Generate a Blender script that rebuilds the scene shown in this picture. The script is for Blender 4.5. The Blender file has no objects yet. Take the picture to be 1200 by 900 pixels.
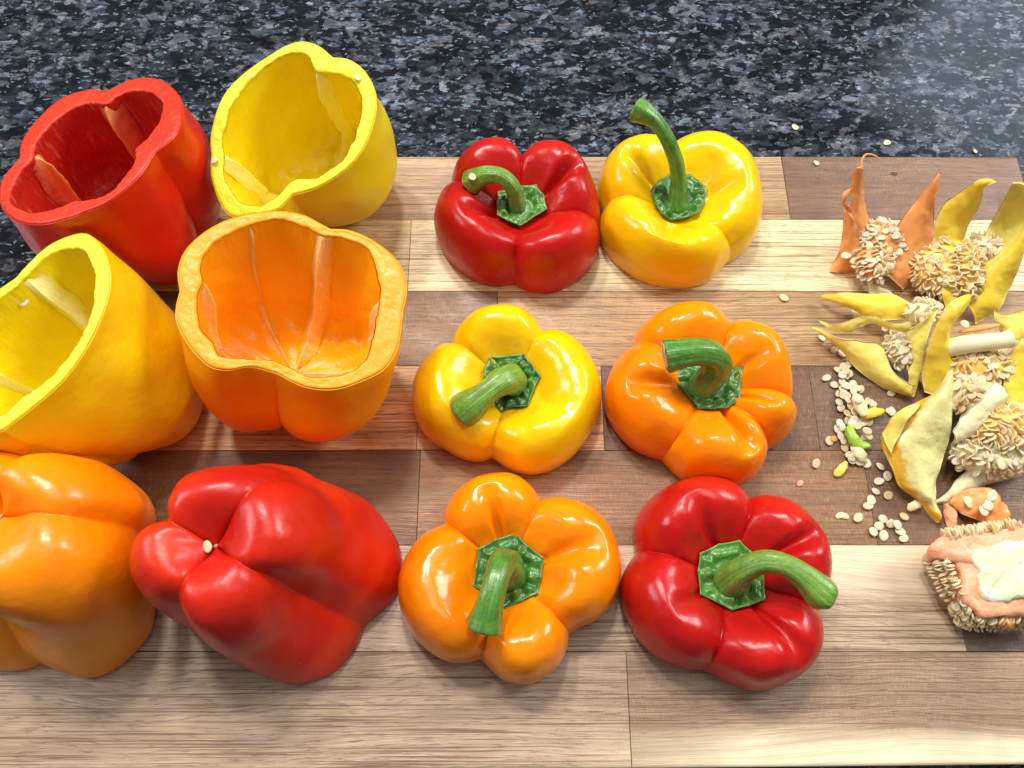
import bpy, math, random
from mathutils import Vector, Matrix, noise
import numpy as np

random.seed(7)
scene = bpy.context.scene
col = scene.collection
R = math.radians

# ------------------------------------------------------------------ camera
cam_data = bpy.data.cameras.new('camera')
cam = bpy.data.objects.new('camera', cam_data)
col.objects.link(cam)
cam.location = (0, 0, 0.36)
cam.rotation_euler = (R(21.0), 0, 0)
cam_data.sensor_width = 36.0
cam_data.lens = 27.0
cam_data.clip_start = 0.01
cam_data.clip_end = 30.0
scene.camera = cam

# ------------------------------------------------------------------ light of the room
world = bpy.data.worlds.new('World')
scene.world = world
world.use_nodes = True
bg = world.node_tree.nodes['Background']
bg.inputs[0].default_value = (1.0, 0.97, 0.93, 1)
bg.inputs[1].default_value = 0.20

def area(name, loc, target, size, size_y, energy, color):
    d = bpy.data.lights.new(name, 'AREA')
    d.shape = 'RECTANGLE'; d.size = size; d.size_y = size_y
    d.energy = energy; d.color = color
    o = bpy.data.objects.new(name, d); col.objects.link(o)
    o.location = loc
    v = Vector(target) - Vector(loc)
    o.rotation_euler = v.to_track_quat('-Z', 'Y').to_euler()
    return o

area('ceiling_lamp', (-0.46, 0.86, 1.40), (0, 0.15, 0), 0.15, 0.15, 12.5, (1.0, 0.96, 0.90))
area('ceiling_lamp', (-0.06, 0.90, 1.40), (0, 0.15, 0), 0.15, 0.15, 12.5, (1.0, 0.96, 0.90))
area('ceiling_bounce_fill', (0.25, 0.55, 1.60), (0, 0.12, 0), 1.2, 0.8, 9.0, (1.0, 0.98, 0.95))  # added soft fill, stands for light bounced off the ceiling
area('window_light', (1.25, 0.70, 0.95), (0.1, 0.15, 0), 0.5, 0.5, 17.0, (1.0, 0.99, 0.97))
area('left_window_light', (-1.2, 0.35, 0.85), (-0.1, 0.15, 0), 0.5, 0.4, 8.0, (0.97, 0.98, 1.0))

area('granite_sheen_panel', (1.42, 1.50, 1.15), (0.38, 0.34, 0), 0.72, 0.62, 3.6, (0.70, 0.85, 1.0))  # added panel, placed so its reflection lays a bluish sheen on the granite

scene.view_settings.view_transform = 'Standard'
scene.view_settings.look = 'None'
scene.view_settings.exposure = -0.12
scene.view_settings.gamma = 1.0
scene.view_settings.use_curve_mapping = False
scene.cycles.max_bounces = 8
scene.cycles.use_denoising = True

# ------------------------------------------------------------------ measured outlines (metres on the board)
DATA = {'caps': {'red_back': {'calyx': [(-0.0074, 0.2365), (-0.0015, 0.2386), (0.0045, 0.24), (0.0128, 0.2404), (0.0165, 0.2344), (0.0181, 0.226), (0.012, 0.2215),
                          (0.0044, 0.2155), (-0.0015, 0.2182), (-0.0076, 0.2219), (-0.008, 0.2295)],
                'centre': (0.0044, 0.226),
                'outline': [(0.0052, 0.2646, 1), (0.0132, 0.2698, 0), (0.023, 0.2704, 0), (0.0328, 0.2657, 0), (0.0399, 0.2567, 0), (0.044, 0.2468, 0),
                            (0.0462, 0.2379, 0), (0.047, 0.2291, 0), (0.0461, 0.2216, 1), (0.0462, 0.214, 0), (0.0424, 0.204, 0), (0.0346, 0.1954, 0),
                            (0.0245, 0.1899, 0), (0.015, 0.1886, 0), (0.0068, 0.1904, 0), (0.0015, 0.194, 1), (-0.0098, 0.1925, 0), (-0.0204, 0.1957, 0),
                            (-0.0312, 0.2043, 0), (-0.0385, 0.2154, 0), (-0.0414, 0.2266, 0), (-0.0399, 0.2374, 0), (-0.0366, 0.2432, 0), (-0.0328, 0.2457, 1),
                            (-0.0322, 0.2548, 0), (-0.0272, 0.2631, 0), (-0.0187, 0.2693, 0), (-0.0083, 0.272, 0), (0.0003, 0.2698, 0)]},
          'yellow_back': {'calyx': [(0.0721, 0.2375), (0.0769, 0.2439), (0.0826, 0.2478), (0.0886, 0.2486), (0.0939, 0.2475), (0.0978, 0.2432), (0.1024, 0.2386),
                          (0.0996, 0.2305), (0.0963, 0.2239), (0.0888, 0.2208), (0.0817, 0.2195), (0.077, 0.2233), (0.0739, 0.2298)],
                'centre': (0.0862, 0.2298),
                'outline': [(0.0871, 0.2741, 1), (0.096, 0.2781, 0), (0.1059, 0.2789, 0), (0.1155, 0.2758, 0), (0.1246, 0.268, 0), (0.1309, 0.2562, 0),
                            (0.1329, 0.2428, 0), (0.1327, 0.23, 0), (0.129, 0.2189, 0), (0.1221, 0.2106, 0), (0.1136, 0.2054, 1), (0.1101, 0.2014, 0),
                            (0.1026, 0.1947, 0), (0.0908, 0.1915, 0), (0.0779, 0.1924, 0), (0.064, 0.1981, 0), (0.0536, 0.2077, 0), (0.0477, 0.2176, 0),
                            (0.0461, 0.226, 0), (0.049, 0.2339, 1), (0.0467, 0.2425, 0), (0.0465, 0.2514, 0), (0.0495, 0.2617, 0), (0.0565, 0.2695, 0),
                            (0.0652, 0.2745, 0), (0.0751, 0.2767, 0), (0.0824, 0.2763, 0)]},
          'yellow_middle': {'calyx': [(-0.0107, 0.1442), (-0.0024, 0.1445), (0.0056, 0.146), (0.0093, 0.14), (0.0136, 0.1342), (0.0102, 0.1275), (0.0074, 0.1187),
                          (0.0005, 0.1184), (-0.0052, 0.1157), (-0.01, 0.1229), (-0.0144, 0.1301), (-0.0135, 0.1368)],
                'centre': (-0.0004, 0.1315),
                'outline': [(0.0161, 0.162, 1), (0.0237, 0.1613, 0), (0.0316, 0.1567, 0), (0.0384, 0.1484, 0), (0.0421, 0.1391, 0), (0.0435, 0.129, 0),
                            (0.0415, 0.1179, 0), (0.0364, 0.1081, 0), (0.0304, 0.1003, 0), (0.0226, 0.0945, 0), (0.0149, 0.0914, 0), (0.0063, 0.0908, 0),
                            (-0.0014, 0.0935, 0), (-0.0072, 0.0972, 0), (-0.0096, 0.0989, 1), (-0.0158, 0.0972, 0), (-0.0235, 0.0984, 0), (-0.0332, 0.1035, 0),
                            (-0.0421, 0.11, 0), (-0.0467, 0.1188, 0), (-0.0485, 0.1289, 0), (-0.0474, 0.1381, 0), (-0.0432, 0.1463, 0), (-0.0374, 0.1525, 0),
                            (-0.0309, 0.1541, 1), (-0.0285, 0.1608, 0), (-0.0226, 0.1683, 0), (-0.0146, 0.1726, 0), (-0.0045, 0.1744, 0), (0.0046, 0.1731, 0),
                            (0.0107, 0.1687, 0)]},
          'orange_middle': {'calyx': [(0.0942, 0.1493), (0.102, 0.1436), (0.1104, 0.1391), (0.108, 0.1313), (0.1065, 0.1216), (0.0999, 0.1176), (0.0938, 0.1171),
                          (0.0867, 0.1174), (0.0826, 0.1236), (0.0753, 0.1318), (0.0791, 0.1374), (0.0869, 0.1447)],
                'centre': (0.0942, 0.1306),
                'outline': [(0.1078, 0.1657, 1), (0.1161, 0.1656, 0), (0.1232, 0.1626, 0), (0.13, 0.1562, 0), (0.1342, 0.1461, 0), (0.1355, 0.1351, 0),
                            (0.1353, 0.1276, 0), (0.1343, 0.1232, 1), (0.1352, 0.1171, 0), (0.1336, 0.1119, 0), (0.1297, 0.1067, 0), (0.1244, 0.1033, 0),
                            (0.1198, 0.1017, 1), (0.1181, 0.0946, 0), (0.113, 0.0885, 0), (0.1057, 0.085, 0), (0.0967, 0.0844, 0), (0.0887, 0.0853, 0),
                            (0.0809, 0.0882, 0), (0.0752, 0.0939, 0), (0.072, 0.0979, 1), (0.0643, 0.1003, 0), (0.0563, 0.105, 0), (0.0493, 0.1136, 0),
                            (0.0457, 0.1222, 0), (0.0456, 0.132, 0), (0.0488, 0.142, 0), (0.0544, 0.1497, 0), (0.061, 0.1544, 1), (0.0618, 0.1607, 0),
                            (0.0674, 0.1674, 0), (0.0762, 0.1726, 0), (0.0861, 0.1755, 0), (0.0946, 0.1756, 0), (0.1018, 0.1726, 0)]},
          'orange_front': {'calyx': [(0.0015, 0.0598), (0.0071, 0.054), (0.014, 0.049), (0.0125, 0.0403), (0.0113, 0.0337), (0.0036, 0.0307), (-0.0032, 0.0274),
                          (-0.0084, 0.0328), (-0.0169, 0.0371), (-0.0157, 0.0447), (-0.0149, 0.0529), (-0.0075, 0.0568)],
                'centre': (-0.0013, 0.0437),
                'outline': [(0.0132, 0.0773, 1), (0.0214, 0.0781, 0), (0.0319, 0.0757, 0), (0.0409, 0.0693, 0), (0.0463, 0.0602, 0), (0.0486, 0.0489, 0),
                            (0.0476, 0.039, 0), (0.0439, 0.0304, 0), (0.037, 0.024, 0), (0.0297, 0.021, 0), (0.0249, 0.0182, 1), (0.0234, 0.0114, 0),
                            (0.0189, 0.0042, 0), (0.0112, -0.0009, 0), (0.0036, -0.0022, 0), (-0.004, -0.0003, 0), (-0.0094, 0.004, 0), (-0.0133, 0.0078, 1),
                            (-0.0204, 0.0064, 0), (-0.0291, 0.0073, 0), (-0.0391, 0.0135, 0), (-0.0461, 0.0218, 0), (-0.0497, 0.0325, 0), (-0.0499, 0.0434, 0),
                            (-0.0464, 0.0534, 0), (-0.0398, 0.0613, 0), (-0.0314, 0.0657, 1), (-0.0304, 0.0728, 0), (-0.0254, 0.081, 0), (-0.0173, 0.087, 0),
                            (-0.0067, 0.0894, 0), (0.0016, 0.0884, 0), (0.0086, 0.0837, 0)]},
          'red_front': {'calyx': [(0.099, 0.0564), (0.1038, 0.0514), (0.1082, 0.0432), (0.1073, 0.0312), (0.1002, 0.0288), (0.093, 0.0269), (0.0862, 0.0304),
                          (0.0799, 0.0333), (0.0797, 0.0432), (0.0812, 0.0508), (0.0896, 0.0547)],
                'centre': (0.0947, 0.0412),
                'outline': [(0.1077, 0.0778, 1), (0.1152, 0.079, 0), (0.1252, 0.0767, 0), (0.1334, 0.0696, 0), (0.1389, 0.0604, 0), (0.1407, 0.0503, 0),
                            (0.1396, 0.0405, 0), (0.1374, 0.0329, 0), (0.1339, 0.0266, 1), (0.1336, 0.0182, 0), (0.1308, 0.01, 0), (0.1252, 0.0039, 0),
                            (0.1173, -0.0012, 0), (0.1085, -0.0042, 0), (0.1012, -0.0045, 0), (0.093, -0.0017, 0), (0.087, 0.0015, 0), (0.0824, 0.0034, 1),
                            (0.0732, 0.0044, 0), (0.0637, 0.008, 0), (0.0564, 0.0143, 0), (0.0514, 0.0227, 0), (0.0483, 0.0335, 0), (0.0487, 0.0412, 0),
                            (0.0521, 0.0479, 0), (0.0562, 0.053, 1), (0.056, 0.0649, 0), (0.0597, 0.073, 0), (0.067, 0.08, 0), (0.0767, 0.0852, 0),
                            (0.0873, 0.0874, 0), (0.0976, 0.086, 0), (0.1042, 0.0823, 0)]}},
 'cups': {'orange_open': {'base': (-0.1084, 0.1336, 0.0),
                'centre': (-0.0933, 0.1513, 0.07),
                'ex': (0.995, 0.0, -0.0995),
                'ey': (0.0079, 0.9969, 0.079),
                'inner': [(0.0108, 0.0293), (0.02, 0.0278), (0.0275, 0.0255), (0.032, 0.0216), (0.035, 0.0124), (0.0368, 0.0018), (0.0362, -0.0086),
                          (0.0349, -0.0176), (0.032, -0.0272), (0.0243, -0.0341), (0.0151, -0.0353), (0.0082, -0.0347), (0.001, -0.0315), (-0.0049, -0.0293),
                          (-0.0152, -0.0291), (-0.0255, -0.0279), (-0.0302, -0.0217), (-0.036, -0.0158), (-0.0378, -0.0083), (-0.038, -0.0006),
                          (-0.0373, 0.0046), (-0.0383, 0.0137), (-0.0336, 0.0233), (-0.0225, 0.031), (-0.0097, 0.0349), (0.0026, 0.0325)],
                'normal': (0.0992, -0.0794, 0.9919),
                'ribs': [(70.4, 1.2), (173.1, 1.0), (-2.2, 1.0), (-90.6, 0.7), (123.2, 0.35)],
                'rim': [(-0.0457, 0.0003, 1), (-0.0477, 0.0092, 0), (-0.0459, 0.0186, 0), (-0.0399, 0.0269, 0), (-0.0312, 0.0336, 0), (-0.0197, 0.038, 0),
                        (-0.0077, 0.0397, 0), (0.0021, 0.0384, 0), (0.0095, 0.0347, 0), (0.0138, 0.0325, 1), (0.0222, 0.0323, 0), (0.0322, 0.0282, 0),
                        (0.0412, 0.0215, 0), (0.0465, 0.0137, 0), (0.0483, 0.0051, 0), (0.0471, -0.0046, 1), (0.0466, -0.0146, 0), (0.0453, -0.0229, 0),
                        (0.0404, -0.0312, 0), (0.0303, -0.0372, 0), (0.0201, -0.0406, 0), (0.0086, -0.0398, 0), (-0.0033, -0.0344, 1), (-0.0137, -0.0321, 0),
                        (-0.0226, -0.0339, 0), (-0.0307, -0.0322, 0), (-0.0396, -0.0234, 0), (-0.0453, -0.0137, 0), (-0.0464, -0.0068, 0)]},
          'red_open': {'base': (-0.1913, 0.217, 0.0),
                'centre': (-0.1883, 0.2192, 0.08),
                'ex': (0.9701, -0.0, 0.2425),
                'ey': (0.0349, 0.9896, -0.1397),
                'inner': [(0.0, 0.0275), (0.0046, 0.0308), (0.012, 0.0334), (0.0247, 0.0289), (0.0331, 0.0189), (0.0342, 0.0101), (0.0304, -0.0002),
                          (0.0269, -0.0058), (0.0291, -0.0152), (0.0248, -0.0272), (0.0175, -0.0321), (0.0045, -0.0315), (-0.0022, -0.034), (-0.0159, -0.0345),
                          (-0.0274, -0.0276), (-0.032, -0.0207), (-0.0329, -0.007), (-0.0292, 0.0012), (-0.0305, 0.0114), (-0.0234, 0.0255),
                          (-0.0121, 0.0313)],
                'normal': (-0.24, 0.144, 0.96),
                'ribs': [(88.8, 1.2), (175.8, 1.3), (-17.5, 0.5)],
                'rim': [(-0.0027, 0.0379, 1), (0.0075, 0.0422, 0), (0.0193, 0.0412, 0), (0.031, 0.0343, 0), (0.0415, 0.0217, 0), (0.0462, 0.0091, 0),
                        (0.0455, -0.0027, 0), (0.0382, -0.0109, 1), (0.0341, -0.0239, 0), (0.0239, -0.0354, 0), (0.0081, -0.0411, 1), (-0.0049, -0.0426, 0),
                        (-0.0185, -0.0394, 0), (-0.0314, -0.0307, 0), (-0.0383, -0.0204, 0), (-0.0411, -0.009, 0), (-0.0369, 0.0019, 1), (-0.0403, 0.0135, 0),
                        (-0.0375, 0.0268, 0), (-0.0285, 0.039, 0), (-0.0141, 0.0416, 0)]},
          'lemon_open': {'base': (-0.0983, 0.2485, 0.0),
                 'centre': (-0.1012, 0.2371, 0.072),
                 'ex': (1.0, 0.0, -0.0),
                 'ey': (0.0, 0.9578, 0.2873),
                 'inner': [(0.0098, 0.0271), (0.0165, 0.026), (0.0253, 0.0235), (0.0309, 0.0158), (0.0318, 0.0067), (0.0285, -0.0045), (0.0237, -0.0146),
                           (0.0184, -0.019), (0.0108, -0.0235), (0.0032, -0.024), (-0.0021, -0.0274), (-0.0053, -0.0312), (-0.0096, -0.0346),
                           (-0.0138, -0.0373), (-0.0215, -0.0357), (-0.0281, -0.029), (-0.031, -0.0235), (-0.0309, -0.0146), (-0.0321, -0.0056),
                           (-0.0281, 0.009), (-0.0197, 0.0226), (-0.0089, 0.0317), (0.0009, 0.0353), (0.007, 0.034)],
                 'normal': (0.0, -0.2873, 0.9578),
                 'ribs': [(68.6, 1.2), (-156.1, 1.0), (-85.0, 0.6)],
                 'rim': [(0.018, 0.0337, 1), (0.0251, 0.0328, 0), (0.0318, 0.0283, 0), (0.0369, 0.0203, 0), (0.0386, 0.0101, 0), (0.0366, -0.0011, 0),
                         (0.0324, -0.0112, 0), (0.0249, -0.0201, 0), (0.0152, -0.0268, 0), (0.0077, -0.0301, 0), (0.0007, -0.0319, 1), (-0.0062, -0.0388, 0),
                         (-0.017, -0.0406, 0), (-0.0267, -0.0419, 0), (-0.0325, -0.0351, 0), (-0.0364, -0.0246, 0), (-0.0372, -0.0179, 0), (-0.037, -0.0129, 1),
                         (-0.0376, -0.0045, 0), (-0.0352, 0.0079, 0), (-0.0305, 0.018, 0), (-0.022, 0.0269, 0), (-0.0123, 0.034, 0), (-0.0036, 0.0394, 0),
                         (0.0041, 0.0414, 0), (0.0118, 0.0389, 0)]},
          'yellow_open': {'base': (-0.1703, 0.121, 0.0),
                 'centre': (-0.1901, 0.1282, 0.08),
                 'ex': (0.9988, -0.0, 0.0499),
                 'ey': (0.0, 1.0, 0.0),
                 'inner': [(0.0101, 0.0389), (0.0155, 0.032), (0.0192, 0.0239), (0.0204, 0.0122), (0.0191, 0.0008), (0.0148, -0.009), (0.0079, -0.0197),
                           (0.0004, -0.0266), (-0.005, -0.0324), (-0.0167, -0.0356), (-0.0251, -0.0297), (-0.0317, -0.0201), (-0.0343, -0.0104),
                           (-0.0326, 0.0008), (-0.0253, 0.0114), (-0.0155, 0.0202), (-0.0108, 0.026), (-0.0055, 0.0346), (0.0021, 0.0391)],
                 'normal': (-0.0499, 0.0, 0.9988),
                 'ribs': [(112.1, 1.0), (-166.9, 0.8), (-99.0, 0.7)],
                 'rim': [(0.0102, 0.0474, 0), (0.0183, 0.0407, 0), (0.0239, 0.0304, 0), (0.026, 0.0198, 0), (0.0249, 0.007, 0), (0.0213, -0.0067, 0),
                         (0.0148, -0.0198, 0), (0.0058, -0.0302, 0), (-0.0043, -0.0398, 1), (-0.0147, -0.0431, 0), (-0.0263, -0.0378, 0), (-0.0349, -0.0272, 0),
                         (-0.0392, -0.0139, 0), (-0.038, 0.0009, 0), (-0.0318, 0.0135, 1), (-0.0227, 0.0204, 0), (-0.0152, 0.0268, 1), (-0.0113, 0.0334, 0),
                         (-0.0052, 0.0414, 0), (0.0025, 0.046, 0)]}},
 'tall': {'red_upturned': {'base': [(-0.1453, 0.0615, 1), (-0.1434, 0.0742, 0), (-0.1337, 0.0872, 0), (-0.1178, 0.0945, 0), (-0.1008, 0.0938, 0), (-0.0893, 0.0882, 1),
                         (-0.074, 0.0819, 0), (-0.0605, 0.0704, 0), (-0.0523, 0.0603, 0), (-0.0496, 0.0479, 0), (-0.0518, 0.0348, 0), (-0.0653, 0.0213, 1),
                         (-0.0688, 0.0117, 0), (-0.0764, 0.0027, 0), (-0.0878, -0.0019, 0), (-0.0983, -0.0023, 0), (-0.1117, 0.0022, 0), (-0.1285, 0.0122, 1),
                         (-0.1406, 0.0219, 0), (-0.1482, 0.0359, 0), (-0.1497, 0.0492, 0)],
                'tip': (-0.1116, 0.0467, 0.068),
                'top': [(-0.1349, 0.0595, 1), (-0.1357, 0.0681, 0), (-0.1316, 0.0771, 0), (-0.1179, 0.0826, 0), (-0.1035, 0.083, 0), (-0.0943, 0.0805, 0),
                        (-0.0906, 0.0769, 1), (-0.0815, 0.0742, 0), (-0.0742, 0.067, 0), (-0.0706, 0.056, 0), (-0.0718, 0.0453, 0), (-0.0769, 0.037, 0),
                        (-0.087, 0.0329, 1), (-0.0872, 0.0248, 0), (-0.0923, 0.0149, 0), (-0.1038, 0.0086, 0), (-0.1143, 0.0105, 0), (-0.1207, 0.0154, 0),
                        (-0.1232, 0.0203, 1), (-0.136, 0.0238, 0), (-0.1448, 0.0339, 0), (-0.1482, 0.0443, 0), (-0.1471, 0.0517, 0), (-0.142, 0.0563, 0)],
                'zt': 0.058,
                'ztip': 0.068},
          'orange_upturned': {'base': [(-0.2145, 0.0971, 1), (-0.2, 0.0942, 0), (-0.1815, 0.0843, 0), (-0.1705, 0.076, 0), (-0.1656, 0.0678, 0), (-0.1643, 0.0571, 1),
                         (-0.1612, 0.044, 0), (-0.1598, 0.0288, 0), (-0.1607, 0.0189, 0), (-0.1677, 0.008, 0), (-0.1755, 0.0021, 0), (-0.1838, -0.0004, 0),
                         (-0.1955, 0.0015, 0), (-0.2071, 0.0054, 1), (-0.2134, 0.0026, 0), (-0.226, 0.0027, 0), (-0.2438, 0.008, 0), (-0.257, 0.0189, 0),
                         (-0.2643, 0.0313, 0), (-0.2683, 0.0505, 0), (-0.268, 0.0638, 1), (-0.2703, 0.0774, 0), (-0.2617, 0.0914, 0), (-0.2426, 0.0985, 0),
                         (-0.2262, 0.0997, 0)],
                'tip': (-0.1964, 0.0583, 0.066),
                'top': [(-0.1946, 0.0858, 1), (-0.1867, 0.0881, 0), (-0.1767, 0.0866, 0), (-0.1658, 0.0804, 0), (-0.1579, 0.0731, 0), (-0.1547, 0.0653, 0),
                        (-0.1568, 0.0576, 1), (-0.1532, 0.0472, 0), (-0.1523, 0.0359, 0), (-0.157, 0.0249, 0), (-0.1673, 0.0174, 0), (-0.1802, 0.0153, 0),
                        (-0.1945, 0.0196, 0), (-0.2064, 0.0271, 1), (-0.2251, 0.0293, 0), (-0.2373, 0.0404, 0), (-0.2427, 0.0553, 0), (-0.2413, 0.0671, 0),
                        (-0.2364, 0.0707, 1), (-0.2433, 0.0829, 0), (-0.236, 0.0917, 0), (-0.2221, 0.0942, 0), (-0.2116, 0.091, 0), (-0.2014, 0.0889, 0)],
                'zt': 0.055,
                'ztip': 0.066}}}

# ------------------------------------------------------------------ materials
def new_mat(name):
    m = bpy.data.materials.new(name); m.use_nodes = True
    nt = m.node_tree
    return m, nt, nt.nodes['Principled BSDF']

class NT:
    def __init__(s, nt): s.nt = nt
    def n(s, t, **kw):
        nd = s.nt.nodes.new(t)
        for k, v in kw.items(): setattr(nd, k, v)
        return nd
    def l(s, a, b): s.nt.links.new(a, b)
    def coord(s, kind='Object', scale=(1, 1, 1), rot=(0, 0, 0), loc=None):
        tc = s.n('ShaderNodeTexCoord'); mp = s.n('ShaderNodeMapping')
        mp.inputs['Scale'].default_value = scale; mp.inputs['Rotation'].default_value = rot
        s.l(tc.outputs[kind], mp.inputs['Vector'])
        if loc is not None: s.l(loc, mp.inputs['Location'])
        return mp.outputs[0]
    def noise(s, vec, scale, detail=3, rough=.5, dist=0):
        nd = s.n('ShaderNodeTexNoise'); s.l(vec, nd.inputs['Vector'])
        nd.inputs['Scale'].default_value = scale; nd.inputs['Detail'].default_value = detail
        nd.inputs['Roughness'].default_value = rough; nd.inputs['Distortion'].default_value = dist
        return nd.outputs[0]
    def ramp(s, fac, stops, interp='LINEAR'):
        nd = s.n('ShaderNodeValToRGB'); nd.color_ramp.interpolation = interp
        el = nd.color_ramp.elements
        while len(el) < len(stops): el.new(0.5)
        for e, (p, c) in zip(el, stops):
            e.position = p; e.color = (c[0], c[1], c[2], 1) if hasattr(c, '__len__') else (c, c, c, 1)
        s.l(fac, nd.inputs[0]); return nd.outputs[0]
    def mix(s, fac, a, b, mode='MIX'):
        nd = s.n('ShaderNodeMix', data_type='RGBA', blend_type=mode)
        if isinstance(fac, (int, float)): nd.inputs[0].default_value = fac
        else: s.l(fac, nd.inputs[0])
        for i, v in ((6, a), (7, b)):
            if hasattr(v, 'links') or hasattr(v, 'is_linked'): s.l(v, nd.inputs[i])
            else: nd.inputs[i].default_value = (*v, 1)
        return nd.outputs[2]
    def math(s, op, a, b=0.0, clamp=False):
        nd = s.n('ShaderNodeMath', operation=op, use_clamp=clamp)
        for i, v in ((0, a), (1, b)):
            if isinstance(v, (int, float)): nd.inputs[i].default_value = v
            else: s.l(v, nd.inputs[i])
        return nd.outputs[0]
    def bump(s, h, strength, dist, prev=None):
        nd = s.n('ShaderNodeBump'); nd.inputs['Strength'].default_value = strength
        nd.inputs['Distance'].default_value = dist; s.l(h, nd.inputs['Height'])
        if prev is not None: s.l(prev, nd.inputs['Normal'])
        return nd.outputs[0]

def skin_material(name, c1, c2, c3, rough=.24, sss=.12):
    m, nt, b = new_mat(name); g = NT(nt)
    v = g.coord()
    big = g.ramp(g.noise(v, 22, 3, .55, .4), [(.30, c2), (.52, c1), (.74, c3)])
    fleck = g.ramp(g.noise(v, 900, 2), [(.70, 0), (.80, .35)])
    pv = g.n('ShaderNodeTexVoronoi'); pv.inputs['Scale'].default_value = 210; g.l(v, pv.inputs['Vector'])
    ps = g.n('ShaderNodeSeparateColor'); g.l(pv.outputs['Color'], ps.inputs[0])
    dot = g.math('MULTIPLY', g.math('GREATER_THAN', ps.outputs[0], .975), g.ramp(pv.outputs['Distance'], [(.05, 1), (.16, 0)]))
    colr = g.mix(fleck, big, tuple(min(1, x * 1.25 + .03) for x in c3))
    colr = g.mix(g.math('MULTIPLY', dot, .55), colr, tuple(x * .45 + .10 for x in c1))
    g.l(colr, b.inputs['Base Color'])
    rr = g.ramp(g.noise(v, 60, 4, .6), [(.3, rough * .85), (.7, rough * 1.35)])
    g.l(rr, b.inputs['Roughness'])
    b.inputs['Subsurface Weight'].default_value = sss
    b.inputs['Subsurface Radius'].default_value = (1, .35 if c1[1] < .3 else .6, .1)
    b.inputs['Subsurface Scale'].default_value = .004
    b.inputs['Specular IOR Level'].default_value = .40; b.inputs['Coat Weight'].default_value = .06; b.inputs['Coat Roughness'].default_value = .2
    n0 = g.bump(g.noise(v, 52, 3, .6), .22, .004)
    n1 = g.bump(g.noise(v, 170, 3, .55), .12, .0012, n0)
    n2 = g.bump(dot, .5, -.0006, g.bump(g.noise(v, 1400, 2), .05, .0003, n1))
    g.l(n2, b.inputs['Normal'])
    return m

def translucent(g, nt, b, colour, amount):
    tr = g.n('ShaderNodeBsdfTranslucent'); mx = g.n('ShaderNodeMixShader'); mx.inputs[0].default_value = amount
    g.l(colour, tr.inputs[0]); g.l(b.outputs[0], mx.inputs[1]); g.l(tr.outputs[0], mx.inputs[2])
    g.l(mx.outputs[0], nt.nodes['Material Output'].inputs[0])

def flesh_material(name, c1, c2, grain=900, rough=.36, streak=False, bump=.5, sss=.35, pale=(1, .9, .7), pale_amt=.35, thin=0.0, edge=False, vary=False, blend=None):
    m, nt, b = new_mat(name); g = NT(nt)
    v = g.coord()
    w = g.coord(scale=(1, 1, .22)) if streak else v
    base = g.mix(g.noise(v, 70, 4, .6), c1, c2)
    spots = g.ramp(g.noise(w, grain * .45, 3, .6), [(.56, 0), (.74, pale_amt)])
    fc = g.mix(spots, base, pale)
    if edge:
        at = g.n('ShaderNodeAttribute', attribute_name='edge')
        fc = g.mix(g.math('MULTIPLY', at.outputs['Fac'], .3), fc, tuple(.5 * p + .5 * q for p, q in zip(pale, (1, .97, .86))))
    if blend:
        at = g.n('ShaderNodeAttribute', attribute_name='edge')
        fc = g.mix(g.ramp(g.math('ADD', at.outputs['Fac'], g.math('MULTIPLY', g.math('SUBTRACT', g.noise(v, 260, 3), .5), .5)), [(.50, 0), (1.0, 1)]), fc, blend)
    if vary:
        oi = g.n('ShaderNodeObjectInfo')
        fc = g.mix(1.0, fc, g.ramp(oi.outputs['Random'], [(0, (.86, .76, .60)), (.4, (1, .96, .88)), (1, (1.06, 1.06, 1.06))]), 'MULTIPLY')
    g.l(fc, b.inputs['Base Color'])
    if thin: translucent(g, nt, b, fc, thin)
    b.inputs['Roughness'].default_value = rough
    b.inputs['Subsurface Weight'].default_value = sss
    b.inputs['Subsurface Radius'].default_value = (1, .6, .15)
    b.inputs['Subsurface Scale'].default_value = .005
    b.inputs['Coat Weight'].default_value = .1; b.inputs['Coat Roughness'].default_value = .2
    b.inputs['Specular IOR Level'].default_value = .32
    n1 = g.bump(g.noise(w, grain * .3, 3, .6), bump, .0012)
    n2 = g.bump(g.noise(w, grain, 3, .6), bump, .0006, n1)
    g.l(n2, b.inputs['Normal'])
    return m

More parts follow.
